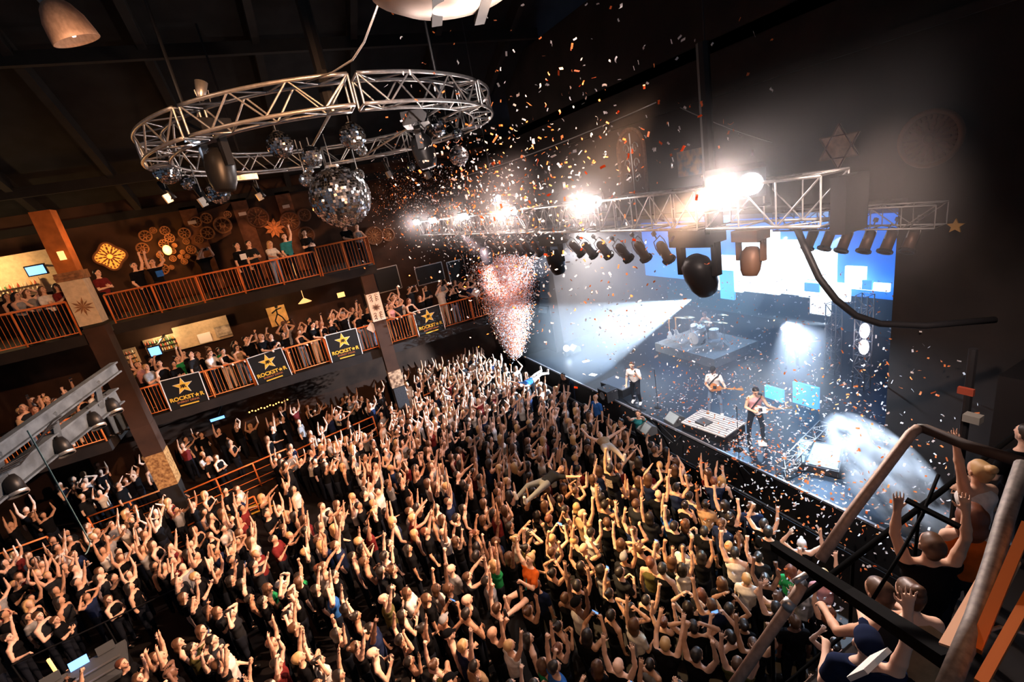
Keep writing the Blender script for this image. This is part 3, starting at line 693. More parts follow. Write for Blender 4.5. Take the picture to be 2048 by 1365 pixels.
# cross pipes inside ring
cp = MB(); cp.tube([RC+rp(1.75, RR-.2, -.2), RC+rp(4.6, RR-.2, -.2)], .03, 7); cp.tube([RC+rp(1.2, RR-.2, -.2), RC+rp(5.3, RR-.2, -.2)], .03, 7)
o = cp.build('cross_pipes', M_alu); tag(o, 'pair of silver pipes spanning the circular truss', 'pipe')
M_mirror = mat('mirror facets', (.90, .88, .88), .16, 1.0)
M_grout = mat('mirror ball core', (.03, .03, .03), .8)
def mirror_ball(R, label, loc, facets, hang=None, hook=None):
    root = empty('mirror_ball', loc); tag(root, label, 'mirror ball', 'mirror balls on the circular truss')
    MB().sphere((0,0,0), R*.985, 24, 14).build('core', M_grout, root, True)
    m = MB(); nl = facets
    for i in range(nl):
        t0 = PI*(i+.06)/nl; t1 = PI*(i+.94)/nl; tm = (t0+t1)/2
        k = max(4, int(2*nl*math.sin(tm)))
        for j in range(k):
            p0 = 2*PI*(j+.06)/k; p1 = 2*PI*(j+.94)/k; pm = (p0+p1)/2
            jx, jy = random.gauss(0, .03), random.gauss(0, .03)
            q = []
            for (t, p) in ((t0, p0), (t1, p0), (t1, p1), (t0, p1)):
                dt = (t-tm)*jx*8; dp = (p-pm)*math.sin(tm)*jy*8
                rr = R*(1+dt+dp); q.append(Vector((rr*math.sin(t)*math.cos(p), rr*math.sin(t)*math.sin(p), rr*math.cos(t))))
            m._add(q, [(0, 1, 2, 3)])
    m.build('mirror_tiles', M_mirror, root)
    z1 = hang if hang else .5
    MB().tube([(0, 0, R*.98), (0, 0, z1)], .012, 5).build('hanger', M_steel, root)
    MB().lathe([(0, R*1.06), (R*.22, R*1.05), (R*.25, R*.97), (0, R*.95)], n=12).build('cap', M_steel, root)
    return root
BALLS = [ # px, py, radius px, distance-plane Y, label
    (681, 395, 60, 12.6, 'giant mirror ball hanging lowest at the centre of the circular truss', 34),
    (560, 290, 26, 13.2, 'mirror ball inside the ring above the upper balcony railing', 16),
    (705, 273, 26, 12.0, 'mirror ball inside the ring above the giant ball', 16),
    (624, 313, 20, 12.8, 'mirror ball inside the ring between two larger ones', 14),
    (334, 343, 25, 14.5, 'mirror ball under the outer end of the ring opposite the stage', 16),
    (377, 366, 14, 15.0, 'small mirror ball between two larger ones near the ring end', 10),
    (436, 386, 22, 15.5, 'mirror ball hanging below a lamp clamp over the balcony column', 14),
    (613, 360, 14, 12.9, 'small mirror ball touching the giant one', 10),
    (616, 340, 11, 13.2, 'tiny mirror ball just under the central middle-sized one', 10),
    (722, 300, 12, 12.6, 'small mirror ball behind the one above the giant', 10),
    (717, 350, 12, 13.6, 'small mirror ball half hidden behind the giant one', 10),
    (873, 255, 20, 12.6, 'mirror ball at the stage end of the ring beside the black moving lamp', 14),
    (916, 268, 12, 14.2, 'small mirror ball just outside the stage end of the ring', 10),
    (918, 312, 20, 14.5, 'mirror ball hanging below the stage end of the ring', 14),
    (822, 333, 9, 16.5, 'tiny mirror ball under the far side of the ring', 8)]
for (px, py, rp_, Y, lb, fc) in BALLS:
    p = at_y(px, py, Y); d = (Vector(p)-Vector((0,0,CAMH))).dot(Vector(CF)); R_ = rp_/FPX*d*.97
    mirror_ball(R_, lb, p, fc, max(.15+R_, 11.72-p.z))
# added spots without fixtures that make the mirror balls sparkle
lamp_light('mirror_fill_spot', 'SPOT', RC+Vector((3.7, .6, .0)), 1800, (1, .9, .86), at_y(681, 395, 12.6), 40, .5, .06)
lamp_light('mirror_fill_spot', 'SPOT', RC+Vector((-3.2, -2.4, -.2)), 500, (.75, .86, 1), at_y(650, 370, 12.6), 50, .5, .06)
lamp_light('mirror_fill_spot', 'SPOT', RC+Vector((1.2, -4.2, -1.6)), 500, (1, .75, .6), RC+Vector((-1, 0, -.4)), 90, .6, .06)
# lamps of the ring
def ring_lamp(loc, rx, rz, sc, label, name='moving_head'):
    root = moving_head(loc, sc, rx, rz, label); root.name = name; return root
ring_lamp(at_y(425, 290, 11.6), math.radians(8), .6, 1.5, 'large black moving head hanging inside the opposite-stage end of the ring')
ring_lamp(at_y(838, 262, 12.2), math.radians(-6), -.4, 1.5, 'large black moving head hanging inside the stage end of the ring')
for (px, py, Y, lb, sc, rz) in [(402, 180, 11.0, 'small silver spotlight standing up on the ring near the ceiling lamp', .9, .4), (880, 180, 11.6, 'small bright silver spotlight on the stage end of the ring', .9, -.3)]:
    root = empty('spotlight', at_y(px, py, Y), rz); root.scale = (sc,)*3; tag(root, lb, 'stage lamp')
    MB().lathe([(0, -.22), (.06, -.2), (.09, -.1), (.12, .16), (.105, .16), (.07, 0), (0, -.02)], n=14, m=Matrix.Rotation(.35, 4, 'Y')).build('barrel', M_alu, root, True)
    MB().tube([(-.13, 0, 0), (-.1, 0, -.25), (.1, 0, -.25), (.13, 0, 0)], .014, 5).build('yoke', M_steel, root)
RLS = [(330, 378, 15.3, 'under the outermost mirror ball'), (400, 385, 14.6, 'between the small and the low mirror ball'), (515, 378, 17.6, 'under the far side by the ballast box'), (775, 335, 17.8, 'under the far side beyond the giant ball'), (852, 335, 15.5, 'beside the tiny far mirror ball')]
for (px, py, Y, lb) in RLS:
    root = empty('spotlight', at_y(px, py, Y), .3); tag(root, 'slim black and silver spotlight hanging '+lb, 'stage lamp'); root.scale = (1.1,)*3
    MB().lathe([(0, .2), (.06, .19), (.08, .1), (.075, -.12), (.1, -.26), (.09, -.26), (0, -.1)], n=12, m=Matrix.Rotation(-.3, 4, 'Y')).build('barrel', M_blackm, root, True)
    MB().box((-.02, -.02, -.22), (.13, .13, .2), Matrix.Rotation(-.3, 3, 'Y')).build('lens_tube', M_alu, root)
    MB().tube([(0, -.1, 0), (0, -.1, .3), (0, .1, .3), (0, .1, 0)], .012, 5).build('yoke', M_steel, root)
    MB().tube([(0, 0, .3), (0, 0, max(.4, (11.7-root.location.z)/1.1))], .014, 5).build('hanger', M_steel, root)
o = MB().box((0,0,0), (.95, .3, .16), Matrix.Rotation(.05, 3, 'Y')).build('ballast_box', M_alu); o.location = at_y(482, 356, 17.3); tag(o, 'flat silver ballast box hung under the far side of the ring', 'box')
o = MB().box((0,0,0), (.42, .3, .14)).build('ballast_box', M_alu); o.location = at_y(437, 350, 16.9); tag(o, 'small silver box clamped beside the flat ballast box', 'box')
o = MB().tube([RC+Vector((-.35, -3.2, .6)), RC+Vector((-.35, -3.2, -.1))], .16, 10).build('chain_motor', M_black); tag(o, 'black chain motor on the near side of the circular truss', 'motor')
o = MB().tube([RC+Vector((-.35, -3.2, .6)), RC+Vector((-.35, -3.2, 4.5))], .13, 8).build('chain_bag', M_black); tag(o, 'black cable sleeve rising from the circular truss to the roof', 'cable')

# ------------------------------------------------------------------ ceiling lamp, reflector, wires
root = empty('pendant_lamp', at_y(124, 36, 10.5)); tag(root, 'large bell glass pendant lamp under the roof near the corner', 'lamp')
root.rotation_euler = (math.radians(8), math.radians(-12), 0); root.scale = (.86, .86, 1.45)
gl = mat('frosted brown glass', (.60, .38, .26), .5, noise=.3, nscale=20, transl=.25)
MB().lathe([(.16, .16), (.25, .1), (.34, -.02), (.38, -.16), (.39, -.22), (.375, -.22), (.365, -.15), (.32, -.01), (.15, .14)], n=28).build('shade', gl, root, True)
MB().lathe([(0, .62), (.12, .6), (.16, .4), (.19, .2), (.17, .14), (0, .14)], n=20).build('collar', M_steel, root, True)
MB().lathe([(0, -.0), (.05, -.02), (.06, -.12), (.03, -.18), (0, -.18)], n=12).build('bulb', mat('dim bulb', (1, .8, .6), .5, emit=(1, .8, .7), estr=4), root, True)
MB().tube([(0, 0, .6), (0, 0, 4)], .02, 6).build('rod', M_steel, root)
lamp_light('pendant_light', 'POINT', at_y(150, 95, 9.8), 24, (1, .62, .4), radius=.08)
# large curved metal reflector at the top edge
rf = empty('curved_duct', at_y(905, -30, 5.2)); tag(rf, 'curved pale metal duct shell crossing the top edge of the view', 'duct')
m = MB()
for k in range(15):
    pass
prof = []
m.lathe([(.0, -.18), (.3, -.17), (.62, -.1), (.85, .02), (.93, .2), (.9, .2), (.6, .0), (.3, -.12), (0, -.14)], n=36); m.build('shell', mat('pale brushed metal', (.55, .42, .34), .35, .8, noise=.2, nscale=3), rf, True)
for s_ in (-.12, .42): MB().bar((s_-.35, -.9, -.16), (s_+.1, .6, -.14), .12, .05).build('strap', M_black, rf)
lamp_light('duct_light', 'SPOT', (3.0, 5.6, 11.2), 26, (1, .68, .5), at_y(905, -30, 5.2), 60, .6, .05)
def cable(name, pts, r, mt, label, n=6): return tag(MB().tube(pts, r, n).build(name, mt, smooth=True), label, 'cable')
def sag(a, b, s, n=14): return [Vector(a).lerp(Vector(b), i/n)-Vector((0, 0, s*4*(i/n)*(1-i/n))) for i in range(n+1)]
cable('steel_wire', sag(at_y(930, 352, 17), at_y(1312, 205, 9.5), .1), .013, M_steel, 'thin steel wire rising from behind the ring over the truss')
cable('steel_wire', sag(at_y(1360, 215, 9.5), at_y(1545, 285, 7.5), .05), .012, M_steel, 'thin steel wire sloping down to the brightest blinder')
cable('hanging_cable', [at_y(px, py, Y) for px, py, Y in ((758, 5, 6.5), (745, 40, 6.6), (728, 85, 6.8), (705, 120, 7.2), (665, 145, 8), (610, 165, 9))], .014, M_steel, 'thin brown cable dropping from the curved duct to the ring', 5)
cable('cable_loom', [at_x(px, py, X) for px, py, X in ((1592, 452, 6.9), (1612, 500, 6.9), (1638, 556, 6.9), (1672, 600, 7.0), (1712, 632, 7.2), (1760, 648, 7.5), (1850, 652, 8.0), (1990, 640, 8.8))], .05, M_black, 'thick black cable loom hanging from the truss across the led screen', 8)
cable('hanging_wire', sag(at_y(55, 862, 6.0), at_y(180, 1085, 7.5), .02), .008, mat('teal wire', (.12, .2, .2), .5), 'thin dark teal wire dropping from the grey steel beams', 5)
cable('hanging_wire', sag(at_y(180, 1085, 7.5), at_y(170, 1110, 7.4), .02), .008, MATS['teal wire'], 'short end of the teal wire above the crowd', 5)

# ------------------------------------------------------------------ grey steel beams with clamp lamps (left front)
def gp(px, py, Y): return at_y(px, py, Y)
gb = empty('steel_beam_frame', gp(120, 880, 10.0)); tag(gb, 'pair of grey steel beams with clamps crossing the near side of the balconies', 'beam')
O = gb.location
A0, A1 = gp(-60, 944, 8.2)-O, gp(232, 735, 12)-O
B0, B1 = gp(-60, 1019, 8.2)-O, gp(234, 792, 12)-O
def ibeam(a, b, h_, t_, name):
    m = MB(); m.bar(a, b, .03, h_); m.bar(a+Vector((0,0,h_/2)), b+Vector((0,0,h_/2)), t_, .03); m.bar(a-Vector((0,0,h_/2)), b-Vector((0,0,h_/2)), t_, .03)
    m.build(name, M_beamgrey, gb)
ibeam(A0, A1, .2, .14, 'upper_beam'); ibeam(B0, B1, .3, .18, 'lower_beam')
for t_ in (.12, .45, .8):
    m = MB(); m.bar(A0.lerp(A1, t_), B0.lerp(B1, t_+.04), .1, .06); m.build('cross_member', M_beamgrey, gb)
for k, t_ in enumerate((.2, .5, .76, .93)):
    q = B0.lerp(B1, t_)+Vector((.05, -.16, -.08))
    root = empty('clamp_lamp', q+O, .5); tag(root, 'black clamp lamp with chrome rim on lower grey beam, '+['closest to the teal wire', 'above the tan pillar crowd', 'before the first banner', 'at the far tip'][k], 'lamp', 'clamp lamps on the grey beam')
    MB().lathe([(0, .16), (.08, .15), (.11, .05), (.12, -.14), (.11, -.14), (0, -.1)], n=14, m=Matrix.Rotation(-.5, 4, 'X')).build('housing', M_blackm, root, True)
    MB().lathe([(.125, -.12), (.125, -.17), (.11, -.17)], n=14, m=Matrix.Rotation(-.5, 4, 'X')).build('rim', M_alu, root, True)
    MB().tube([(0, 0, .12), (0, .08, .25), (0, .2, .2)], .02, 6).build('clamp', M_blackm, root)
for k in range(4):
    cable('power_cable', [gp(-20+8*k, 955-6*k, 8.2), gp(40+6*k, 930-8*k, 8.9), gp(90+5*k, 868-8*k, 9.7), gp(150+4*k, 822-6*k, 10.6)], .012, M_black, 'thin black power cable strung along the grey steel beams, one of four alike', 5)
    bpy.data.objects[[o.name for o in S.objects if o.name.startswith('power_cable')][-1]]['group'] = 'power cables on the grey beams'
lamp_light('beam_wash', 'SPOT', (3.5, 4.5, 11.0), 520, (.66, .82, 1), gp(90, 880, 10), 34, .7, .06)

# ------------------------------------------------------------------ foreground balcony frame on the camera side
fr = empty('near_railing_frame', (3.0, 1.6, 8.2)); tag(fr, 'brown steel tube guard frame of the camera side balcony', 'railing')
O = fr.location
def fp(px, py, d):
    r_ = ray(px, py); r_ = r_/(r_@CF); return Vector((r_[0]*d, r_[1]*d, CAMH+r_[2]*d))-O
M_tube = mat('brown grey painted tube', (.50, .34, .26), .55, .2, noise=.3, nscale=25)
M_tubed = mat('dark frame steel', (.004, .004, .004), .9, spec=.05)
MB().tube([fp(1640, 1120, 3.0), fp(1700, 1030, 3.05), fp(1822, 868, 3.15), fp(1836, 858, 3.17)], .033, 12).build('upright_tube', M_tube, fr, True)
MB().tube([fp(1836, 858, 3.17), fp(1850, 858, 3.15), fp(1930, 890, 2.9), fp(2060, 930, 2.6)], .033, 12).build('top_tube', mat('dark brown tube', (.05, .03, .022), .6), fr, True)
MB().tube([fp(1548, 1092, 3.6), fp(1700, 1190, 3.0), fp(1905, 1325, 2.3)], [.045, .052, .062], 4).build('dark_beam', M_tubed, fr)
MB().tube([fp(1462, 1380, 2.7), fp(1590, 1195, 2.75), fp(1604, 1170, 2.76)], .03, 12).build('lower_tube', M_tube, fr, True)
MB().tube([fp(1570, 1217, 2.74), fp(1583, 1203, 2.74)], .036, 12).build('clip_ring', M_alu, fr, True)
MB().tube([fp(1588, 1165, 2.76), fp(1612, 1150, 2.78)], .018, 8).build('clip_end', M_alu, fr, True)
MB().tube([fp(1877, 950, 3.3), fp(1845, 1030, 3.2), fp(1800, 1110, 3.1), fp(1742, 1205, 2.9)], .012, 6).build('thin_rod', M_tubed, fr, True)
MB().bar(fp(1812, 1000, 3.2), fp(1920, 1055, 3.0), .04, .02).build('cross_slat', M_tubed, fr)
root = empty('guard_rail', (3.0, 1.2, 8.4)); tag(root, 'grey worn handrail running steeply down beside the orange strips', 'railing'); O2 = root.location
def f2(px, py, d): return fp(px, py, d)+O-O2
MB().tube([f2(2046, 930, 2.5), f2(2010, 1040, 2.3), f2(1985, 1130, 2.15), f2(1950, 1240, 2.0), f2(1893, 1380, 1.8)], .036, 12).build('handrail', mat('worn grey rail', (.22, .19, .17), .6, .3, noise=.4, nscale=30), root, True)
MB().bar(f2(2010, 1120, 2.5), f2(1912, 1300, 2.1), .012, .12, (1, 0, 0)).build('kick_plate', mat('orange lit plate', (.62, .33, .18), .7), root)
root = empty('orange_strips', (3.0, 1.0, 8.0)); tag(root, 'orange lit timber balusters at the bottom corner beyond the handrail', 'railing'); O3 = root.location
def f3(px, py, d): return fp(px, py, d)+O-O3
MB().bar(f3(2055, 1050, 2.2), f3(1950, 1300, 1.9), .04, .03).build('strip', mat('bright orange timber', (.55, .15, .02), .6), root)
MB().bar(f3(2060, 1190, 2.0), f3(1960, 1370, 1.75), .035, .03).build('strip', MATS['bright orange timber'], root)
MB().tube([f3(1960, 1268, 1.95), f3(2000, 1255, 1.95), f3(2060, 1272, 1.9)], .008, 6).build('cable_tie', M_steel, root)
lamp_light('near_rail_light', 'SPOT', (1.2, .3, 10.9), 60, (1, .55, .32), fp(1800, 1120, 2.9)+O, 60, .6, .03)
lamp_light('orange_strip_light', 'POINT', fp(2060, 1180, 1.7)+O+Vector((-.05, 0, .35)), 2.2, (1, .30, .06), radius=.03)
o = MB().box((0,0,0), (.26, .03, .2), Matrix.Rotation(.5, 3, 'X')).build('paper_sheet', M_white); o.location = at_z(1738, 1330, 6.3); tag(o, 'pale folded card at the bottom edge under the dark beam', 'paper')
lad = empty('led_truss_beam', at_z(1620, 935, 1.7)); tag(lad, 'blue lit metal rack beam lying at the stage front end beside the big monitor', 'rack')
O = lad.location
a_, b_ = at_z(1562, 945, 1.55)-O, at_z(1650, 855, 2.1)-O
c = MB(); b = MB(); box_truss(c, b, a_, b_, .28, .28, .35, .02, .012); c.build('chords', M_steel, lad, True); b.build('lattice', M_steel, lad, True)
lamp_light('rack_light', 'POINT', lad.location+Vector((.1, .3, .6)), 26, (.2, .6, 1), radius=.1)

# ------------------------------------------------------------------ stage contents
SX = 18.6
root = empty('led_wall', (SX, 12, 4)); tag(root, 'bright white and blue block shaped led wall at the back of the stage', 'screen')
O = root.location
def led_rect(px0, py0, px1, py1, mt, nm='panel', dx=0):
    a, b = at_x(px0, py0, SX+dx), at_x(px1, py1, SX+dx)
    y0, y1 = sorted((a.y, b.y)); z0, z1 = sorted((a.z, b.z))
    MB().box(Vector((SX+dx, (y0+y1)/2, (z0+z1)/2))-O, (.12, y1-y0, z1-z0)).build(nm, mt, root)
led_rect(1090, 455, 1790, 600, M_ledb, 'blue_field', .35)
led_rect(1482, 462, 1560, 590, M_led, 'white_panel'); led_rect(1556, 480, 1612, 592, M_led, 'white_panel')
led_rect(1430, 510, 1486, 585, M_led, 'white_panel'); led_rect(1608, 500, 1640, 560, M_led, 'white_panel')
led_rect(1636, 500, 1672, 570, M_led, 'white_panel'); led_rect(1600, 560, 1700, 604, M_led, 'white_panel')
led_rect(1622, 592, 1662, 632, M_led, 'white_panel'); led_rect(1692, 532, 1731, 575, M_led, 'white_panel')
led_rect(1700, 562, 1779, 584, M_led, 'white_panel'); led_rect(1440, 540, 1470, 600, M_ledc, 'cyan_panel', -.05)
led_rect(1610, 565, 1640, 585, M_ledc, 'cyan_panel', -.08); led_rect(1726, 560, 1745, 580, M_ledc, 'cyan_panel', -.08)
for k, (px0, py0, px1, py1, lb) in enumerate([(1535, 768, 1562, 800, 'smaller'), (1588, 762, 1634, 812, 'larger')]):  # glowing panels put in place of the led wall's reflection
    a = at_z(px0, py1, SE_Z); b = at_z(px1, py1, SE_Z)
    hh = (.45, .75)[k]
    o = MB().box(((a.x+b.x)/2+.02, (a.y+b.y)/2, SE_Z+hh/2), (.1, abs(a.y-b.y)+.35, hh)).build('reflection_panel', M_ledc); tag(o, lb+' bright blue glowing panel imitating an led reflection behind the guitarist with the pale guitar', 'screen')
# risers
M_riser = mat('riser grey', (.16, .18, .19), .55, noise=.3, nscale=6)
dr = MB().box((15.4, 14.6, SE_Z+.2), (2.6, 3.4, .4)).build('drum_riser', M_riser); tag(dr, 'grey drum riser in the haze at mid stage', 'riser')
DZ = SE_Z+.4
M_drum = mat('pale drum shell', (.55, .58, .6), .35); M_cym = mat('bronze cymbal', (.75, .62, .4), .3, .8); M_skin = mat('drum head', (.8, .8, .78), .6)
kit = empty('drum_kit', (15.3, 14.7, DZ)); tag(kit, 'drum kit with raised cymbals on the hazy grey riser', 'drum kit')
def drum(c, r, h_, nm, tilt=0, axis='Y'):
    T = Matrix.Rotation(tilt, 4, axis)
    d = MB().lathe([(r, -h_/2), (r*1.03, -h_/2), (r*1.03, -h_/2+.03), (r, -h_/2+.04), (r, h_/2-.04), (r*1.03, h_/2-.03), (r*1.03, h_/2), (r, h_/2)], c, 18, T).build(nm, M_drum, kit, True)
    m = MB(); m.lathe([(0, -h_/2), (r, -h_/2)], c, 18, T); m.lathe([(r, h_/2), (0, h_/2)], c, 18, T); m.build('drum_head', M_skin, d)
drum((-.2, 0, .3), .28, .42, 'bass_drum', PI/2); drum((-.1, .22, .72), .16, .2, 'tom', -.3); drum((-.1, -.2, .72), .16, .2, 'tom', -.3)
drum((.25, -.55, .45), .2, .4, 'floor_tom'); drum((.3, .45, .6), .17, .14, 'snare')
for (x, y, z, r) in ((-.3, .75, 1.15, .26), (-.35, -.7, 1.2, .28), (.3, .9, .95, .2), (.1, -1.05, 1.1, .3), (-.4, .15, 1.3, .24), (.35, -1.0, 1.35, .22)):
    MB().lathe([(0, .03), (.04, .02), (r, -.02), (r, -.03), (0, .015)], (x, y, z), 20, Matrix.Rotation(.25, 4, 'Y')).build('cymbal', M_cym, kit, True)
    m = MB(); m.tube([(x, y, .2), (x, y, z)], .012, 5)
    for k in range(3): m.tube([(x, y, .3), (x+.22*math.cos(k*2.1), y+.22*math.sin(k*2.1), .01)], .01, 5)
    m.build('cymbal_stand', M_steel, kit)
# light platform in front of the guitarists
def platform(px, py, w_, d_, h_, rz, mt, label, name='platform', slats=0):
    p = at_z(px, py, SE_Z+h_)
    root = empty(name, (p.x, p.y, SE_Z), rz); tag(root, label, 'platform')
    MB().box((0, 0, h_/2-.02), (w_, d_, h_-.04)).build('box', M_blackm, root)
    MB().box((0, 0, h_-.02), (w_+.02, d_+.02, .04)).build('top', mt, root)
    if slats:
        m = MB()
        for k in range(slats): m.box((-w_/2+w_*(k+.5)/slats, 0, h_+.004), (w_/slats*.25, d_*.96, .008))
        m.build('grip_strips', M_riser, root)
    return root
M_plat = mat('pale worn board', (.62, .58, .54), .6, noise=.25, nscale=6)
platform(1425, 845, 1.05, 1.5, .3, math.radians(8), M_plat, 'pale slatted stage platform in front of the guitarist in the white shirt', slats=9)
platform(1237, 765, .8, 1.25, .35, math.radians(5), mat('blue grey board', (.22, .25, .28), .6), 'grey ego riser platform beside the singer')
def speaker_box(loc, d, rz, label, n=1, name='speaker_cabinet', mt=M_black):
    root = empty(name, loc, rz); tag(root, label, 'speaker')
    MB().box((0, 0, d[2]/2), d).build('cabinet', mt, root)
    m = MB(); m.box((-d[0]/2-.008, 0, d[2]/2), (.012, d[1]*.9, d[2]*.9)); m.build('grille', M_blackm, root)
    m = MB()
    for k in range(n): m.lathe([(0, .01), (d[2]*.3/n, .0), (d[2]*.34/n, .02), (d[2]*.36/n, 0)], (-d[0]/2-.02, -d[1]/2+d[1]*(k+.5)/n, d[2]/2), 16, Matrix.Rotation(-PI/2, 4, 'Y'))
    m.build('cone', M_riser, root, True)
    return root
M_dgrey = mat('dark grey cabinet', (.07, .075, .08), .6)
p = at_z(1213, 800, SE_Z); speaker_box((p.x+.1, p.y, SE_Z), (.5, .6, .45), 0, 'dark grey stage speaker box under the edge beside the ego riser', 1, mt=M_dgrey)
p = at_z(1405, 872, SE_Z); speaker_box((p.x+.25, p.y+.15, SE_Z), (.35, .4, .35), 0, 'small pale topped speaker box in front of the slatted platform', 1, mt=M_dgrey)
def wedge(loc, rz, label, sc=1.0, mt=M_dgrey):
    root = empty('monitor_wedge', loc, rz); root.scale = (sc,)*3; tag(root, label, 'speaker')
    pr = [(-.28, 0), (.28, 0), (.28, .12), (-.06, .42), (-.28, .3)]
    T = Matrix(((1,0,0,0), (0,0,1,-.33), (0,1,0,0), (0,0,0,1)))
    MB().prism(pr, .66, T).build('cabinet', mt, root)
    d = Vector((.34, 0, -.30)).normalized(); nrm = Vector((.66, 0, .75)).normalized()
    c0 = Vector((.11, 0, .27))
    m = MB(); fm = frame_mat(c0+nrm*.012, (0,1,0), d); 
    m.prism([(-.3, -.2), (.3, -.2), (.3, .2), (-.3, .2)], .012, fm); m.build('grille', mat('pale lit grille', (.3, .36, .38), .5, noise=.2, nscale=30), root)
    return root
p = at_z(1640, 930, SE_Z); wedge((p.x, p.y, SE_Z), math.radians(200), 'largest monitor wedge lit white at the stage front end beside the smoke', 1.5)
for (px, py, lb, rz) in ((1143, 705, 'brightly lit monitor wedge at the far end of the stage', 3.1), (1340, 850, 'low dark monitor wedge at the stage edge beside the pale platform', 3.0), (1285, 870, 'dark monitor wedge below the singer by the cable pile', 3.0)):
    p = at_z(px, py, SE_Z); wedge((p.x+.2, p.y, SE_Z), rz, lb, .8)
for (px, py, lb) in ((1130, 640, 'upper of two round white lamps glowing at the far stage end'), (1135, 697, 'lower round white lamp glowing at the far stage end')):
    p = at_z(px, py+14, SE_Z); root = empty('floor_lamp', (p.x, p.y, SE_Z)); tag(root, lb, 'stage lamp')
    MB().box((0, 0, .12), (.3, .3, .24)).build('base', M_blackm, root)
    MB().sphere((0, 0, .38), .16, 16, 10).build('lens', mat('hazy lamp lens', (1, 1, 1), .5, emit=(.8, .88, 1), estr=6), root, True)
# set lists
for k, (px, py, lb) in enumerate([(1186, 750, 'white set list sheet on the deck beside the blue grey riser'), (1120+52, 723, 'white paper sheet standing near the far footlights'), (1525, 887, 'white set list taped on the deck at the feet of the guitarist with pale guitar'), (1385, 847, 'white sheet lying against the pale slatted platform'), (1395, 709, 'small white sheet on the deck before the drum riser')]):
    p = at_z(px, py, SE_Z+.01); o = MB().box((0,0,0), (.22, .32, .004)).build('set_list', M_white); o.location = p; o.rotation_euler = (0, 0, .3+k); tag(o, lb, 'paper')
# microphone stands
def mic_stand(px, py, label, h_=1.5):
    p = at_z(px, py, SE_Z); root = empty('microphone_stand', p); tag(root, label, 'stand')
    MB().lathe([(0, .03), (.13, .015), (.14, 0), (0, 0)], n=16).build('base', M_blackm, root, True)
    MB().tube([(0, 0, 0), (0, 0, h_)], .012, 6).build('pole', M_blackm, root)
    MB().tube([(0, 0, h_), (-.12, 0, h_+.08)], .015, 6).build('microphone', M_steel, root)
mic_stand(1316, 815, 'black microphone stand beside the singer in the white shirt'); mic_stand(1477, 900, 'black microphone stand in front of the guitarist with the pale guitar', 1.4)
# side towers of truss behind
for (px, py, lb, hh) in ((1665, 745, 'thin truss tower standing behind the blue reflection panels', 2.6), (1722, 775, 'truss tower with a glowing white lamp near the dark wing', 3.2)):
    p = at_z(px, py, SE_Z); tw = empty('truss_tower', p); tag(tw, lb, 'truss')
    c = MB(); b = MB(); box_truss(c, b, (0, 0, 0), (0, 0, hh), .35, .35, .4, .02, .011, up=(0, 1, 0)); c.build('chords', M_steel, tw, True); b.build('lattice', M_steel, tw, True)
p = at_z(1728, 775, SE_Z)
for k in range(2):
    o = MB().sphere((0,0,0), .17, 14, 8, (.8, .8, 1.5)).build('tower_lamp', mat('tower lamp glass', (1,1,1), .5, emit=(.85, .8, 1), estr=6), smooth=True); o.location = p+Vector((-.3, -.1, 1.55+.55*k)); tag(o, ['lower', 'upper'][k]+' glowing violet white lamp on the truss tower by the dark wing', 'stage lamp')
o = MB().box((13.8, 5.2, SE_Z+1.9), (1.2, .9, 3.8)).build('amp_rack', M_black); tag(o, 'tall black stack of road cases in the dark stage wing', 'case')
# line array at the far stage corner
la = empty('line_array', (10.7, 20.0, 5.0)); tag(la, 'curved black line array speaker hanging behind the confetti burst', 'speaker')
for k in range(8):
    MB().box((-.02*k*k*.4, 0, 1.4-.34*k), (.5, .85, .32), Matrix.Rotation(.05*k, 3, 'Y')).build('cabinet', M_black, la)
# pit barrier
bar_ = empty('crowd_barrier', (8.75, 11, 0)); tag(bar_, 'black steel crowd barrier between the crowd and the stage pit', 'barrier')
m = MB()
for k in range(15): m.bar((0, -7.4+k*1.05, 0), (0, -7.4+k*1.05, 1.15), .05, .05)
m.build('uprights', M_blackm, bar_); MB().tube([(0, -7.5, 1.16), (0, 9.2, 1.16)], .035, 8).build('top_rail', M_blackm, bar_, True); MB().box((0, .8, .6), (.02, 16.6, 1.0)).build('front_panel', M_black, bar_)
# floor cables on the stage
for k, pts in enumerate([[(1300, 830), (1330, 860), (1352, 882), (1362, 872)], [(1300, 838), (1322, 866), (1345, 886)], [(1430, 905), (1475, 925), (1500, 950)], [(1225, 780), (1262, 812), (1292, 820)]]):
    cable('stage_cable', [at_z(px, py, SE_Z+.02) for px, py in pts], .014, M_black, 'black cable lying on the deck '+['below the singer', 'looping beside the pale platform', 'along the stage edge before the guitarists', 'from the speaker box to the singer'][k], 5)
# mixing desk in the crowd at the bottom corner
cd = empty('mixing_desk', (-6.9, 12.2, 0), .25); tag(cd, 'sound desk with small screens and faders among the crowd', 'console')
MB().box((0, 0, .42), (1.6, .9, .84)).build('case', M_black, cd); MB().box((0, 0, .9), (1.7, 1.0, .12), Matrix.Rotation(.12, 3, 'X')).build('surface', M_dgrey, cd)
m = MB()
for j in range(2): m.box((0, -.3+.3*j, .97+.036*j), (1.5, .06, .02))
m.build('fader_strip', M_steel, cd)
for k in range(3): MB().box((-.5+.5*k, .42, 1.12), (.34, .03, .2), Matrix.Rotation(-.35, 3, 'X')).build('screen', M_scr if k == 1 else M_dgrey, cd)
lf_ = MB().box((0, 0, 0), (.05, .05, .5)).build('desk_lamp', M_amber2); lf_.location = (-7.5, 12.75, 1.2); tag(lf_, 'amber gooseneck lamp glowing at the sound desk corner', 'lamp')
o = MB(); o.tube([(-8.6, 13.6, 1.15), (-5.0, 13.9, 1.15)], .02, 6)
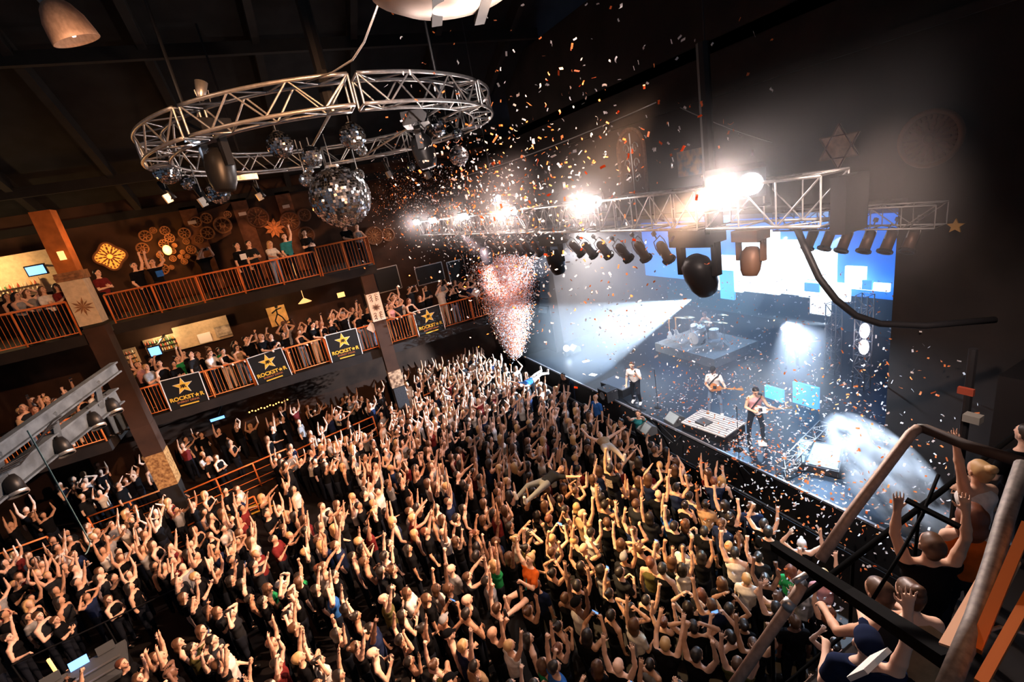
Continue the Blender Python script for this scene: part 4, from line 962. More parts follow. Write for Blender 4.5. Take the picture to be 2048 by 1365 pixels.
for x in (-8.6, -6.8, -5.0): o.tube([(x, 13.6+(x+8.6)/12, 0), (x, 13.6+(x+8.6)/12, 1.15)], .02, 6)
o = o.build('desk_barrier', M_blackm); tag(o, 'black barrier rail fencing the sound desk from the crowd', 'barrier')
lamp_light('desk_light', 'POINT', (-7.4, 12.6, 1.5), 2.5, (1, .5, .2), radius=.05)

# ------------------------------------------------------------------ people: one continuous surface from blended limbs
def V(*a): return np.array(a, float)
class SDF:
    def __init__(s): s.p = []
    def cap(s, a, b, r0, r1, k=.02, w=None, ws=1.0, sub=False):
        s.p.append((np.array(a, float), np.array(b, float), r0, r1, k, None if w is None else np.array(w, float)/np.linalg.norm(w), ws, sub)); return s
    def mesh(s, vox, clips=()):
        lo = np.min([np.minimum(p[0], p[1])-max(p[2], p[3])*p[6] for p in s.p if not p[7]], 0)-2.5*vox
        hi = np.max([np.maximum(p[0], p[1])+max(p[2], p[3])*p[6] for p in s.p if not p[7]], 0)+2.5*vox
        n = np.ceil((hi-lo)/vox).astype(int)+1
        ax = [lo[i]+np.arange(n[i])*vox for i in range(3)]
        D = np.full(n, .3, np.float32)
        for a, b, r0, r1, k, w, ws, sub in s.p:
            R_ = max(r0, r1)*ws+k+2.2*vox
            l = np.minimum(a, b)-R_; h = np.maximum(a, b)+R_
            i0 = np.clip(np.floor((l-lo)/vox).astype(int), 0, n); i1 = np.clip(np.ceil((h-lo)/vox).astype(int)+1, 0, n)
            if np.any(i1 <= i0): continue
            X, Y, Z = np.meshgrid(*[ax[i][i0[i]:i1[i]] for i in range(3)], indexing='ij')
            P = np.stack([X, Y, Z], -1)-a; ba = b-a
            if w is not None:
                P = P+np.multiply.outer(P@w, w)*(1/ws-1); ba = ba+w*(ba@w)*(1/ws-1)
            t = np.clip((P@ba)/max(ba@ba, 1e-9), 0, 1)
            d = np.linalg.norm(P-t[..., None]*ba, axis=-1)-(r0+(r1-r0)*t)
            sl = tuple(slice(i0[i], i1[i]) for i in range(3)); c = D[sl]
            if sub: D[sl] = np.maximum(c, -d)
            elif k > 0:
                hh = np.clip(.5+.5*(c-d)/k, 0, 1); D[sl] = c*(1-hh)+d*hh-k*hh*(1-hh)
            else: D[sl] = np.minimum(c, d)
        G = None
        for (pt, nr) in clips:      # keep the side where (x-pt).nr < 0
            X, Y, Z = np.meshgrid(*ax, indexing='ij')
            D = np.maximum(D, ((X-pt[0])*nr[0]+(Y-pt[1])*nr[1]+(Z-pt[2])*nr[2]).astype(np.float32))
        return surface_net(D, lo, vox)
def surface_net(D, lo, vox):
    ins = D < 0
    c = [ins[i:ins.shape[0]-1+i, j:ins.shape[1]-1+j, k:ins.shape[2]-1+k] for i in (0,1) for j in (0,1) for k in (0,1)]
    cnt = sum(x.astype(np.int8) for x in c)
    act = (cnt > 0) & (cnt < 8)
    idx = -np.ones(act.shape, np.int64); I = np.argwhere(act); idx[act] = np.arange(len(I))
    acc = np.zeros((len(I), 3)); num = np.zeros(len(I))
    cor = [(i, j, k) for i in (0,1) for j in (0,1) for k in (0,1)]
    for u in range(8):
        for v in range(u+1, 8):
            du = np.array(cor[v])-np.array(cor[u])
            if abs(du).sum() != 1: continue
            a = D[tuple((I+cor[u]).T)]; b = D[tuple((I+cor[v]).T)]
            m = (a < 0) != (b < 0); t = np.where(m, a/np.where(m, a-b, 1), 0)
            acc += np.where(m[:, None], np.array(cor[u])+t[:, None]*du, 0); num += m
    vs = lo+vox*(I+acc/num[:, None])
    fs = []
    for ax_ in range(3):
        o = [0, 0, 0]; o[ax_] = 1
        s0 = ins[tuple(slice(1, -1) if q != ax_ else slice(0, -1) for q in range(3))]
        s1 = ins[tuple(slice(1, -1) if q != ax_ else slice(1, None) for q in range(3))]
        E_ = np.argwhere(s0 != s1); sg = s0[tuple(E_.T)]
        b, c_ = [(1, 2), (2, 0), (0, 1)][ax_]
        base = E_.copy()
        for q in range(3):
            if q != ax_: base[:, q] += 1
        def g(db, dc):
            z = base.copy(); z[:, b] += db; z[:, c_] += dc; return idx[tuple(z.T)]
        q = np.stack([g(-1, -1), g(0, -1), g(0, 0), g(-1, 0)], 1)
        q[~sg] = q[~sg][:, ::-1]
        fs.append(q)
    return vs, np.concatenate(fs)
def np_mesh(name, vs, fs, mats, mi=None, smooth=True):
    me = bpy.data.meshes.new(name)
    me.vertices.add(len(vs)); me.vertices.foreach_set('co', np.asarray(vs, np.float32).ravel())
    me.loops.add(len(fs)*4); me.loops.foreach_set('vertex_index', np.asarray(fs, np.int32).ravel())
    me.polygons.add(len(fs)); me.polygons.foreach_set('loop_start', np.arange(len(fs), dtype=np.int32)*4)
    me.polygons.foreach_set('loop_total', np.full(len(fs), 4, np.int32))
    for m in mats: me.materials.append(m)
    if mi is not None: me.polygons.foreach_set('material_index', np.asarray(mi, np.int32))
    me.polygons.foreach_set('use_smooth', np.full(len(fs), smooth))
    me.update(calc_edges=True); me.validate()
    return me
def nrm(v): v = np.array(v, float); return v/np.linalg.norm(v)
def rot(axis, a):
    c, s = math.cos(a), math.sin(a)
    return {'x': np.array([[1,0,0],[0,c,-s],[0,s,c]]), 'y': np.array([[c,0,s],[0,1,0],[-s,0,c]]), 'z': np.array([[c,-s,0],[s,c,0],[0,0,1]])}[axis]
# pose: lean (forward x, side y), head (pitch back +, yaw), arms {L,R}: (upper dir, fore dir, hand, palm dir), legs {L,R}: (thigh dir, shin dir)
DN = (0, 0, -1)
STAND = {'L': ((.02, .06, -1), (-.02, .02, -1)), 'R': ((.02, -.06, -1), (-.02, -.02, -1))}
def arm(u, f, hand='open', palm=(1, 0, 0)): return (u, f, hand, palm)
POSES = {
 'both arms raised high': dict(head=(18, 0), L=arm((.15, .35, 1), (.1, -.05, 1)), R=arm((.2, -.3, 1), (.05, .05, 1))),
 'one fist raised': dict(head=(12, 10), R=arm((.25, -.35, 1), (.1, .05, 1), 'fist'), L=arm((.1, .25, -1), (.6, .0, -.5), 'fist')),
 'one arm pointing up': dict(head=(20, -8), L=arm((.35, .25, 1), (.35, 0, 1), 'point'), R=arm((.0, -.25, -1), (.35, 0, -1), 'relaxed')),
 'clapping hands overhead': dict(head=(15, 0), L=arm((.25, .6, .8), (.1, -.75, .75), 'open', (0, -1, 0)), R=arm((.25, -.6, .8), (.1, .75, .75), 'open', (0, 1, 0))),
 'a horned hand sign held high': dict(head=(10, -12), R=arm((.35, -.3, 1), (.25, 0, 1), 'horns'), L=arm((.2, .4, .5), (.3, -.3, 1), 'fist')),
 'a phone held up in both hands': dict(head=(8, 0), L=arm((.7, .25, .3), (.5, -.5, .9), 'grip', (.2, -1, 0)), R=arm((.7, -.25, .3), (.5, .5, .9), 'grip', (.2, 1, 0)), phone='both'),
 'a phone held high in one hand': dict(head=(15, 5), L=arm((.4, .25, 1), (.3, -.1, 1), 'grip', (1, -.2, 0)), R=arm((.1, -.25, -1), (.5, .1, -.6), 'relaxed'), phone='one'),
 'arms hanging down': dict(head=(14, 12), L=arm((-.02, .2, -1), (.12, .0, -1), 'relaxed'), R=arm((-.02, -.2, -1), (.15, .0, -1), 'relaxed')),
 'arms folded': dict(head=(8, -10), L=arm((.3, .2, -1), (.55, -.9, .1), 'relaxed', (-1, 0, 0)), R=arm((.3, -.2, -1), (.6, .9, .25), 'relaxed', (-1, 0, 0))),
 'hands on the head': dict(head=(10, 0), L=arm((.2, .8, .55), (-.2, -.85, .55), 'relaxed', (0, -.5, -1)), R=arm((.2, -.8, .55), (-.2, .85, .55), 'relaxed', (0, .5, -1))),
 'bent arms waving above the head': dict(head=(22, 8), L=arm((.1, .75, .65), (.2, -.1, 1), 'open'), R=arm((.2, -.7, .7), (-.1, .5, .9), 'relaxed')),
 'reaching forward': dict(lean=(.18, 0), head=(14, 0), L=arm((.8, .15, .75), (.85, -.05, .6), 'open', (0, 0, -1)), R=arm((.8, -.2, .35), (.7, .1, .7), 'open', (0, 0, -1))),
 'two fists up': dict(head=(5, 0), L=arm((.3, .4, .8), (.0, -.15, 1), 'fist'), R=arm((.35, -.35, .9), (.2, .15, 1), 'fist')),
 'hands clasped at the chest': dict(head=(16, -6), L=arm((.35, .2, -1), (.6, -.55, .75), 'relaxed', (0, -1, 0)), R=arm((.35, -.2, -1), (.6, .55, .75), 'relaxed', (0, 1, 0))),
 'one arm raised with open hand': dict(head=(12, 6), R=arm((.1, -.2, 1), (.25, -.02, 1), 'spread'), L=arm((.1, .3, -1), (.8, -.1, .1), 'relaxed')),
 'leaning on the rail': dict(lean=(.22, 0), head=(-4, 0), L=arm((.75, .3, -.85), (.75, -.25, -.15), 'relaxed', (0, 0, -1)), R=arm((.75, -.3, -.85), (.75, .25, -.15), 'relaxed', (0, 0, -1))),
 # particular people
 'bending guard': dict(lean=(.75, 0), head=(10, 0), L=arm((.55, .15, -1), (.5, 0, -1), 'relaxed'), R=arm((.7, -.15, -.8), (.6, 0, -.8), 'relaxed')),
 'singer': dict(lean=(.22, 0), head=(-6, 0), L=arm((.35, .35, -.9), (.6, -.5, 1.0), 'fist', (-1, 0, 0)), R=arm((-.15, -.35, -1), (.45, 0, -.8), 'relaxed'), legs={'L': ((.45, .12, -1), (-.35, 0, -1)), 'R': ((-.15, -.2, -1), (-.3, 0, -1))}),
 'guitarist': dict(lean=(.06, 0), head=(-22, 0), L=arm((.35, .55, -1), (.6, .2, .1), 'fist', (0, -1, 0)), R=arm((.0, -.3, -1), (.75, .45, -.1), 'relaxed', (-1, 0, 0)), legs={'L': ((.05, .2, -1), (0, .05, -1)), 'R': ((0, -.2, -1), (0, -.05, -1))}),
 'drummer': dict(lean=(.12, 0), head=(-5, 0), L=arm((.45, .35, -.8), (.8, -.1, .4), 'fist'), R=arm((.45, -.35, -.8), (.8, .1, .6), 'fist'), legs={'L': ((1, .3, -.1), (.1, 0, -1)), 'R': ((1, -.3, -.1), (.1, 0, -1))}),
 'lying surfer': dict(lean=(-.05, 0), head=(5, 0), L=arm((.15, .9, .3), (.2, .8, .2), 'open'), R=arm((.3, -.7, .5), (.3, -.3, .9), 'open'), legs={'L': ((.15, .22, -1), (.05, .1, -1)), 'R': ((.35, -.15, -1), (-.25, -.05, -1))}),
 'seated surfer': dict(lean=(.1, 0), head=(5, 0), L=arm((.5, .2, -.8), (.6, -.5, .5), 'fist'), R=arm((.3, -.5, .9), (.1, -.15, 1), 'relaxed'), legs={'L': ((1, .1, -.12), (1, .05, -.05)), 'R': ((.9, -.3, -.2), (.3, -.1, -.9))}),
 'pinned surfer': dict(lean=(.1, 0), head=(0, 0), L=arm((.4, .5, .5), (.5, .5, .7), 'open'), R=arm((.4, -.5, .5), (.5, -.5, .7), 'open')),
 'arms spread wide': dict(head=(4, 0), L=arm((.3, .8, -.5), (.8, .45, .0), 'open'), R=arm((.3, -.9, -.4), (.6, -.6, .15), 'open')),
}
SC = 1.06
def hand(s, w, fdir, kind, palm, side, fine=1.0):
    f = nrm(fdir); p = np.array(palm, float); p = p-f*(p@f)
    p = nrm(p) if np.linalg.norm(p) > 1e-3 else nrm(np.cross(f, [0, 1, .1]))
    lat = np.cross(p, f)*side          # towards the thumb
    pc = w+f*.05
    s.cap(w, w+f*.085, .025, .030, .012, lat, 1.25)
    curl = dict(open=[.1]*4, spread=[.05]*4, relaxed=[.75, .85, .9, .95], fist=[1.7]*4, grip=[1.1]*4, point=[.0, 1.7, 1.7, 1.7], horns=[0, 1.7, 1.7, 0])[kind]
    spr = .28 if kind in ('spread',) else .12
    for i in range(4):
        off = (1.5-i)*.021; L = [.072, .08, .075, .06][i]*1.05
        a = w+f*.088+lat*off; d1 = nrm(f*math.cos(curl[i]*.6)+p*math.sin(curl[i]*.6)+lat*spr*(1.5-i)*.7)
        b = a+d1*L*.5; c2 = curl[i]*1.5
        d2 = nrm(f*math.cos(c2)+p*math.sin(c2)+lat*spr*(1.5-i)*.5); c = b+d2*L*.5
        s.cap(a, b, .0098, .0092, .006); s.cap(b, c, .0092, .0078, .004)
    tb = w+f*.03+lat*.03
    td = nrm(lat*.8+f*.65+p*.25) if kind in ('open', 'spread', 'relaxed') else nrm(f*.7+p*.8+lat*.1)
    te = tb+td*.045; s.cap(tb, te, .0135, .011, .008); s.cap(te, te+nrm(td*.6+f*.6)*.035, .011, .0085, .004)
    return pc+p*.02, f, p
def build_person(pose, vox=.0125, female=False, fingers=True):
    P = POSES[pose]; lean = P.get('lean', (0, 0)); legs = P.get('legs', STAND)
    pel = V(0, 0, .98); ld = nrm((math.sin(lean[0]), math.sin(lean[1]), math.cos(lean[0])))
    fw = nrm(V(1, 0, 0)-ld*ld[0]); sd = V(0, 1, 0)
    waist = pel+ld*.14; chest = pel+ld*.34; nk = pel+ld*.50
    sw = .155 if female else .178
    s = SDF(); sh = SDF(); tr = SDF(); tk = SDF()
    # torso
    for q, g in ((s, 0.0), (sh, .014), (tk, .011)):
        q.cap(pel-ld*.02, waist, .112+g, .098+g, .03, sd, 1.35)
        q.cap(waist, chest, .098+g, .118+g, .05, sd, 1.38)
        q.cap(chest+ld*.03, nk-ld*.04, .112+g, .062+g, .04, sd, 1.55)
    if female:
        for q, g in ((s, 0), (sh, .012), (tk, .01)):
            for sg in (-1, 1): q.cap(chest+fw*.085+sd*sg*.065-ld*.01, chest+fw*.095+sd*sg*.065-ld*.01, .05+g, .045+g, .03)
    # neck and head
    hp, hy = math.radians(P.get('head', (0, 0))[0]), math.radians(P.get('head', (0, 0))[1])
    HR = rot('z', hy)@rot('y', -hp)
    hb = nk+ld*.05+fw*.012; hc = hb+HR@V(.018, 0, .125)
    s.cap(nk-ld*.04, hb+HR@V(0, 0, .04), .056 if female else .062, .052, .03)
    def Hh(x, y, z): return hc+HR@V(x, y, z)
    hs = 1.06
    s.cap(Hh(-.022, 0, .028), Hh(.018, 0, .022), .088*hs, .084*hs, .02, HR@V(0, 1, 0), .86)
    s.cap(Hh(.03, 0, -.03), Hh(.052, 0, -.078), .058, .034, .03, HR@V(0, 1, 0), 1.02)
    s.cap(Hh(.098, 0, .012), Hh(.112, 0, -.026), .009, .0145, .01)
    s.cap(Hh(.086, -.03, .03), Hh(.086, .03, .03), .014, .014, .012)
    s.cap(Hh(.09, -.014, -.058), Hh(.09, .014, -.058), .009, .009, .008)
    for sg in (-1, 1):
        s.cap(Hh(.0, sg*.081, .012), Hh(-.008, sg*.083, -.022), .017, .013, .006)
        s.cap(Hh(.102, sg*.031, .008), Hh(.104, sg*.031, .006), .012, .012, 0, sub=True)
        s.cap(Hh(.085, sg*.031, .007), Hh(.086, sg*.031, .007), .0125, .0125, 0)
    out = {'hands': {}}
    for side, sg in (('L', 1), ('R', -1)):
        u, f, hk, palm = P[side]; u = nrm(u); f = nrm(f)
        lift = max(0, u[2])*.055
        sp = nk-ld*(.085)+ld*lift+sd*sg*(sw-.25*lift)
        s.cap(nk-ld*.05+sd*sg*.05, sp, .055, .056, .035); 
        for q, g in ((sh, .014),): q.cap(nk-ld*.05+sd*sg*.05, sp, .055+g, .056+g, .03)
        tk.cap(nk-ld*.07+sd*sg*.05, nk-ld*.06+sd*sg*.1, .045, .04, .03)
        el = sp+u*.285; wr = el+f*.255
        s.cap(sp, sp+u*.12, .054, .049, .02); s.cap(sp+u*.12, el, .049, .038, .015)
        s.cap(el, el+f*.09, .039, .041, .012); s.cap(el+f*.09, wr, .041, .026, .012)
        sh.cap(sp, sp+u*.17, .066, .064, .02)
        hcen, hf, hpn = hand(s, wr, f*.96+np.array(palm)*.04, hk, palm, sg) if fingers else (wr+f*.08, f, np.array(palm, float))
        if not fingers: s.cap(wr, wr+f*.13, .03, .022, .01)
        out['hands'][side] = (hcen, hf, hpn)
        t, c = legs[side]; t = nrm(t); c = nrm(c)
        hip = pel-V(0, 0, .04)+sd*sg*.088; kn = hip+t*.44; an = kn+c*.42
        s.cap(hip, kn, .088, .054, .03); s.cap(kn, kn+c*.14, .055, .057, .015); s.cap(kn+c*.14, an, .057, .036, .015)
        out.setdefault('ank', {})[side] = an; out.setdefault('shin', {})[side] = c
        fd = V(1, sg*.12, 0) if abs(c[2]) > .6 else nrm(V(.25, 0, 1))
        s.cap(an+c*.03, an+c*.045+fd*.15, .038, .03, .02, np.cross(nrm(fd), c), 1.15)
        tr.cap(hip+V(0, 0, .03), kn, .102, .068, .03); tr.cap(kn, an, .068, .054, .02)
        sho = out.setdefault('shoes', SDF()); sho.cap(an+c*.035-fd*.02, an+c*.05+fd*.17, .05, .04, .02, np.cross(nrm(fd), c), 1.15); sho.cap(an, an+c*.04, .046, .05, .02)
    tr.cap(pel-V(0, 0, .05), pel+ld*.05, .122, .112, .03, sd, 1.36)
    vs, fs = s.mesh(vox)
    # face features by position: eyes and lips
    fc = vs[fs].mean(1); loc = (fc-hc)@HR
    mi = np.zeros(len(fs), int)
    mi[(loc[:, 0] > .076) & (abs(abs(loc[:, 1])-.031) < .013) & (abs(loc[:, 2]-.007) < .009)] = 1
    mi[(loc[:, 0] > .072) & (abs(abs(loc[:, 1])-.032) < .017) & (abs(loc[:, 2]-.036) < .007)] = 1
    mi[(loc[:, 0] > .078) & (abs(loc[:, 1]) < .022) & (abs(loc[:, 2]+.058) < .008)] = 2
    for side in 'LR':
        an_ = out['ank'][side]; mi[np.linalg.norm(fc-an_, axis=1) < .235] = 3
        mi[(np.linalg.norm(fc-an_, axis=1) < .235) & (out['shin'][side]@(fc-an_).T < .005)] = 0
    out.update(body=(vs, fs, mi), head=(hc, HR), pel=pel, ld=ld, sh=sh, tk=tk, tr=tr, nk=nk)
    low = pel-ld*.06
    up_n = ld
    out['shirt'] = sh.mesh(vox*1.5, [(low, -up_n), (nk-ld*.005+0*fw, ld)])
    out['tank'] = tk.mesh(vox*1.5, [(low+ld*.05, -up_n), (nk-ld*.03, ld)])
    tclip = [(pel+ld*.06, ld)]
    out['trousers'] = tr.mesh(vox*1.7, tclip)
    return out
def hair_mesh(kind, vox=.0125):
    s = SDF(); Y_ = (0, 1, 0)
    s.cap((-.024, 0, .034), (.012, 0, .036), .100, .094, .0, Y_, .88)
    if kind == 'short': s.cap((-.03, 0, .0), (-.04, 0, -.04), .088, .07, .02, Y_, .9)
    if kind == 'long':
        s.cap((-.03, 0, .0), (-.075, 0, -.12), .1, .085, .03, Y_, 1.15); s.cap((-.075, 0, -.12), (-.10, 0, -.32), .085, .045, .03, Y_, 1.35)
        for g in (-1, 1): s.cap((.01, g*.083, .03), (-.01, g*.09, -.13), .024, .026, .03)
    if kind == 'bun': s.cap((-.03, 0, .0), (-.04, 0, -.03), .088, .07, .02, Y_, .9); s.cap((-.09, 0, .12), (-.1, 0, .125), .045, .045, .015)
    if kind == 'cap':
        s = SDF(); s.cap((-.022, 0, .045), (.012, 0, .045), .104, .100, 0, Y_, .88)
        v, f = s.mesh(vox, [((0, 0, .048), (0, 0, -1))])
        b = SDF(); b.cap((.07, -.03, .056), (.15, -.02, .05), .014, .010, 0); b.cap((.07, .03, .056), (.15, .02, .05), .014, .01, .02); b.cap((.09, 0, .056), (.165, 0, .05), .013, .01, .02)
        v2, f2 = b.mesh(vox*.8); return np.concatenate([v, v2]), np.concatenate([f, f2+len(v)])
    n_ = nrm((1, 0, -.95)); pt = V(.052, 0, .058)
    v, f = s.mesh(vox, [(pt, n_)] if kind != 'long' else [(V(.058, 0, .058), nrm((1, 0, -.55)))])
    return v, f
HAIR = {}
HCOL = {'dark': (.016, .011, .008), 'brown': (.09, .04, .018), 'blond': (.55, .33, .14), 'grey': (.4, .37, .34), 'red': (.15, .05, .025)}
SKIN = [mat('skin light', (.80, .50, .36), .55, spec=.35), mat('skin mid', (.66, .38, .25), .55, spec=.35), mat('skin tan', (.50, .27, .16), .55, spec=.35), mat('skin dark', (.16, .08, .05), .5, spec=.4)]
M_eye = mat('eye and brow', (.02, .012, .01), .5); M_lip = mat('lips', (.45, .14, .11), .5)
HM = {k: mat('hair '+k, c, .45, spec=.5) for k, c in HCOL.items()}
HM['green'] = mat('hair green', (.05, .30, .22), .5); HM['violet'] = mat('hair violet', (.30, .20, .36), .5)
CM = {k: mat('cloth '+k, c, .95, noise=.2, nscale=14, bump=.25, spec=.08) for k, c in {
    'black': (.005, .005, .006), 'charcoal': (.018, .019, .022), 'navy': (.012, .02, .055), 'white': (.74, .70, .66), 'grey': (.28, .28, .29), 'green': (.02, .28, .09),
    'blue': (.03, .13, .42), 'teal': (.03, .20, .22), 'orange': (.70, .13, .02), 'maroon': (.16, .02, .02), 'pink': (.62, .30, .30), 'olive': (.10, .09, .03), 'tan': (.42, .27, .15)}.items()}
M_den = mat('dark denim', (.010, .012, .018), .95, spec=.05); M_denl = mat('light denim', (.16, .24, .36), .85, noise=.2, nscale=12); M_khk = mat('pale shorts', (.5, .42, .34), .85)
M_shoe = mat('pale shoe', (.7, .66, .62), .6); M_shoed = mat('dark shoe', (.02, .02, .02), .6)
VAR = {}
def mirrored(v, f): v = v.copy(); v[:, 1] *= -1; return v, f[:, ::-1]
def variant(pose, mir=False, female=False):
    key = (pose, mir, female)
    if key in VAR: return VAR[key]
    base = VAR.get((pose, 'raw', female))
    if base is None:
        base = build_person(pose, female=female); VAR[(pose, 'raw', female)] = base
    r = {}
    fl = (lambda v, f: mirrored(v, f)) if mir else (lambda v, f: (v, f))
    nm = 'person'
    v, f = fl(base['body'][0], base['body'][1]); r['body'] = np_mesh(nm, v, f, [SKIN[0], M_eye, M_lip, M_shoed], base['body'][2])
    for k in ('shirt', 'tank', 'trousers'):
        v, f = fl(*base[k]); r[k] = np_mesh(k, v, f, [CM['black'] if k != 'trousers' else M_den])
    hc, HR = base['head']
    if mir:
        Fm = np.diag([1., -1, 1]); hc = Fm@hc; HR = Fm@HR@Fm
    mm = Matrix.Identity(4)
    for i in range(3):
        for j in range(3): mm[i][j] = HR[i][j]
        mm[i][3] = hc[i]
    r['head'] = mm
    hd = {}
    for sd_, (c, fdir, pn) in base['hands'].items():
        if mir: c, fdir, pn = c*[1, -1, 1], fdir*[1, -1, 1], pn*[1, -1, 1]; sd_ = {'L': 'R', 'R': 'L'}[sd_]
        hd[sd_] = (c, fdir, pn)
    r['hands'] = hd; r['shoes_sdf'] = base['shoes']; r['phone'] = POSES[pose].get('phone'); r['nk'] = base['nk']
    VAR[key] = r
    return r
def hairm(kind):
    if kind not in HAIR:
        v, f = hair_mesh(kind); HAIR[kind] = np_mesh('hair' if kind != 'cap' else 'cap', v, f, [HM['dark']])
    return HAIR[kind]
def set_mat(o, m, i=0):
    o.material_slots[i].link = 'OBJECT'; o.material_slots[i].material = m
def link_child(name, me, parent, m=None, mtx=None):
    o = bpy.data.objects.new(name, me); COL.objects.link(o); o.parent = parent
    if m is not None: set_mat(o, m)
    if mtx is not None: o.matrix_local = mtx
    return o
GROUND = []
def make_person(pose, loc, yaw, skin=0, shirt='black', top='shirt', trousers=M_den, hair='short', haircol='dark', label='', group=None, mir=False, female=False, scale=1.0, mtx=None, shoes=None, shorts=False):
    r = variant(pose, mir, female)
    o = bpy.data.objects.new('person', r['body']); COL.objects.link(o); set_mat(o, SKIN[skin])
    if mtx is not None: o.matrix_world = mtx
    else: o.location = loc; o.rotation_euler = (0, 0, yaw); o.scale = (scale,)*3
    tag(o, label, 'person', group)
    if top: link_child('t_shirt' if top == 'shirt' else 'tank_top', r[top], o, CM[shirt] if isinstance(shirt, str) else shirt)
    if trousers: link_child('trousers', r['trousers'], o, trousers)
    if hair: link_child('hair' if hair != 'cap' else 'cap', hairm(hair), o, HM[haircol] if hair != 'cap' else CM.get(haircol, CM['black']), r['head'])
    if shoes:
        key = (pose, 'shoes')
        if key not in VAR: v, f = r['shoes_sdf'].mesh(.016); VAR[key] = np_mesh('shoes', v, f, [M_shoe])
        link_child('shoes', VAR[key], o, shoes)
    return o, r
def phone_at(o, r, side, label, mt=M_phone, two=False):
    bpy.context.view_layer.update()
    c, f, pn = r['hands'][side]
    if two:
        c2 = r['hands']['L' if side == 'R' else 'R'][0]; c = (c+c2)/2+np.array(f)*.07
    else: c = c+np.array(f)*.06+np.array(pn)*.01
    W_ = o.matrix_world; p = W_ @ Vector(c)
    root = empty('phone', p, o.rotation_euler.z+PI/2); tag(root, label, 'phone', 'phones held up in the crowd')
    root.rotation_euler = (math.radians(random.uniform(-15, 25)), 0, o.rotation_euler.z-PI/2)
    dx, dz = (.15, .075) if two else (.075, .15)
    MB().box((0, 0, 0), (dx, .01, dz)).build('case', M_black, root); MB().box((0, -.0062, 0), (dx*.88, .002, dz*.88)).build('screen', mt, root)

# ------------------------------------------------------------------ special people
def yaw_to(x, y, tx, ty): return math.atan2(ty-y, tx-x)
def foot(px, py, z): return at_z(px, py, z)
f = foot(1275, 809, SE_Z)
sing, r = make_person('singer', f, math.radians(215), 0, 'white', 'shirt', M_den, 'short', 'brown', 'singer in a loose white shirt leaning over a microphone at the stage edge', shoes=M_shoe)
m = MB(); m.tube([(0,0,0), (0,0,.16)], .016, 8, r2=.012); m.sphere((0,0,.18), .028, 10, 6); o = m.build('microphone', M_blackm)
bpy.context.view_layer.update(); c, fd, pn = r['hands']['L']; o.location = sing.matrix_world @ Vector(c); o.rotation_euler = (math.radians(25), math.radians(-30), 0); tag(o, 'black microphone held to the mouth of the singer in white', 'microphone')
def guitar(parent_loc, yaw, tilt, body_c, label):
    root = empty('electric_guitar', parent_loc); tag(root, label, 'guitar')
    root.rotation_euler = (tilt, 0, yaw)
    out = [(.0, -.02), (.06, -.15), (.16, -.19), (.25, -.14), (.3, -.02), (.27, .13), (.16, .18), (.08, .14), (.02, .1)]
    pts = []
    n = 40
    for k in range(n):
        a = 2*PI*k/n; rr = .155+.035*math.cos(2*a)+.03*math.cos(3*a+.5); pts.append((rr*math.cos(a), rr*math.sin(a)*.95))
    T = Matrix(((1,0,0,0), (0,0,-1,0), (0,1,0,0), (0,0,0,1)))
    MB().prism(pts, .045, T).build('body', mat(body_c[0], body_c[1], .3, spec=.6), root)
    m = MB(); m.box((.43, -.055, 0), (.55, .022, .045)); m.build('neck', mat('guitar neck wood', (.45, .25, .1), .5), root)
    MB().box((.76, -.055, .01), (.14, .02, .075)).build('headstock', mat('guitar neck wood', (0,0,0)), root)
    MB().box((0, -.052, .01), (.1, .012, .1)).build('pickguard', M_black if body_c[1][0] > .3 else M_white, root)
    return root
def strap(o, label_parent, mt=M_black):
    m = MB(); m.tube([(.13, .14, 1.46), (.16, .05, 1.38), (.17, -.04, 1.27), (.165, -.12, 1.16), (.14, -.17, 1.08)], .02, 6)
    m.tube([(.13, .14, 1.46), (.04, .17, 1.5), (-.08, .15, 1.45), (-.16, .0, 1.25), (-.1, -.17, 1.08)], .02, 6)
    b = m.build('guitar_strap', mt, o)
f = foot(1432, 829, SE_Z); yw = math.radians(212)
g1, r = make_person('guitarist', f, yw, 0, 'white', 'shirt', M_denl, 'cap', 'charcoal', 'guitarist in a white shirt, dark cap and jeans beside the slatted platform', shoes=M_shoe)
strap(g1, ''); guitar(f+Vector((.22*math.cos(yw)-.06*math.sin(yw), .22*math.sin(yw)+.06*math.cos(yw), 1.1)), yw+PI/2, -.15, ('tan guitar body', (.42, .16, .05)), 'tan electric guitar played by the guitarist in the white shirt')
f = foot(1512, 880, SE_Z); yw = math.radians(235)
g2, r = make_person('guitarist', f, yw, 1, 'pink', 'tank', M_den, 'short', 'dark', 'broad shouldered guitarist in a pale pink tank top playing the pale guitar', shoes=M_shoed)
strap(g2, ''); guitar(f+Vector((.22*math.cos(yw)-.06*math.sin(yw), .22*math.sin(yw)+.06*math.cos(yw), 1.1)), yw+PI/2, -.25, ('pale guitar body', (.80, .62, .5)), 'pale cream electric guitar held by the guitarist in the pink tank')
f = foot(1583, 735, SE_Z); b1, r = make_person('guitarist', f, math.radians(225), 1, 'charcoal', 'shirt', M_den, 'short', 'dark', 'musician in dark clothes standing in the blue haze beyond the reflection panels', shoes=M_shoed)
yw = math.radians(225); guitar(f+Vector((.22*math.cos(yw)-.06*math.sin(yw), .22*math.sin(yw)+.06*math.cos(yw), 1.1)), yw+PI/2, -.2, ('rose guitar body', (.6, .3, .25)), 'rose coloured guitar of the musician in the blue haze')
dm, r = make_person('drummer', (15.75, 14.7, DZ-.42), PI, 1, 'grey', 'tank', M_den, 'short', 'brown', 'drummer in a grey tank top seated behind the drum kit', shoes=M_shoed)
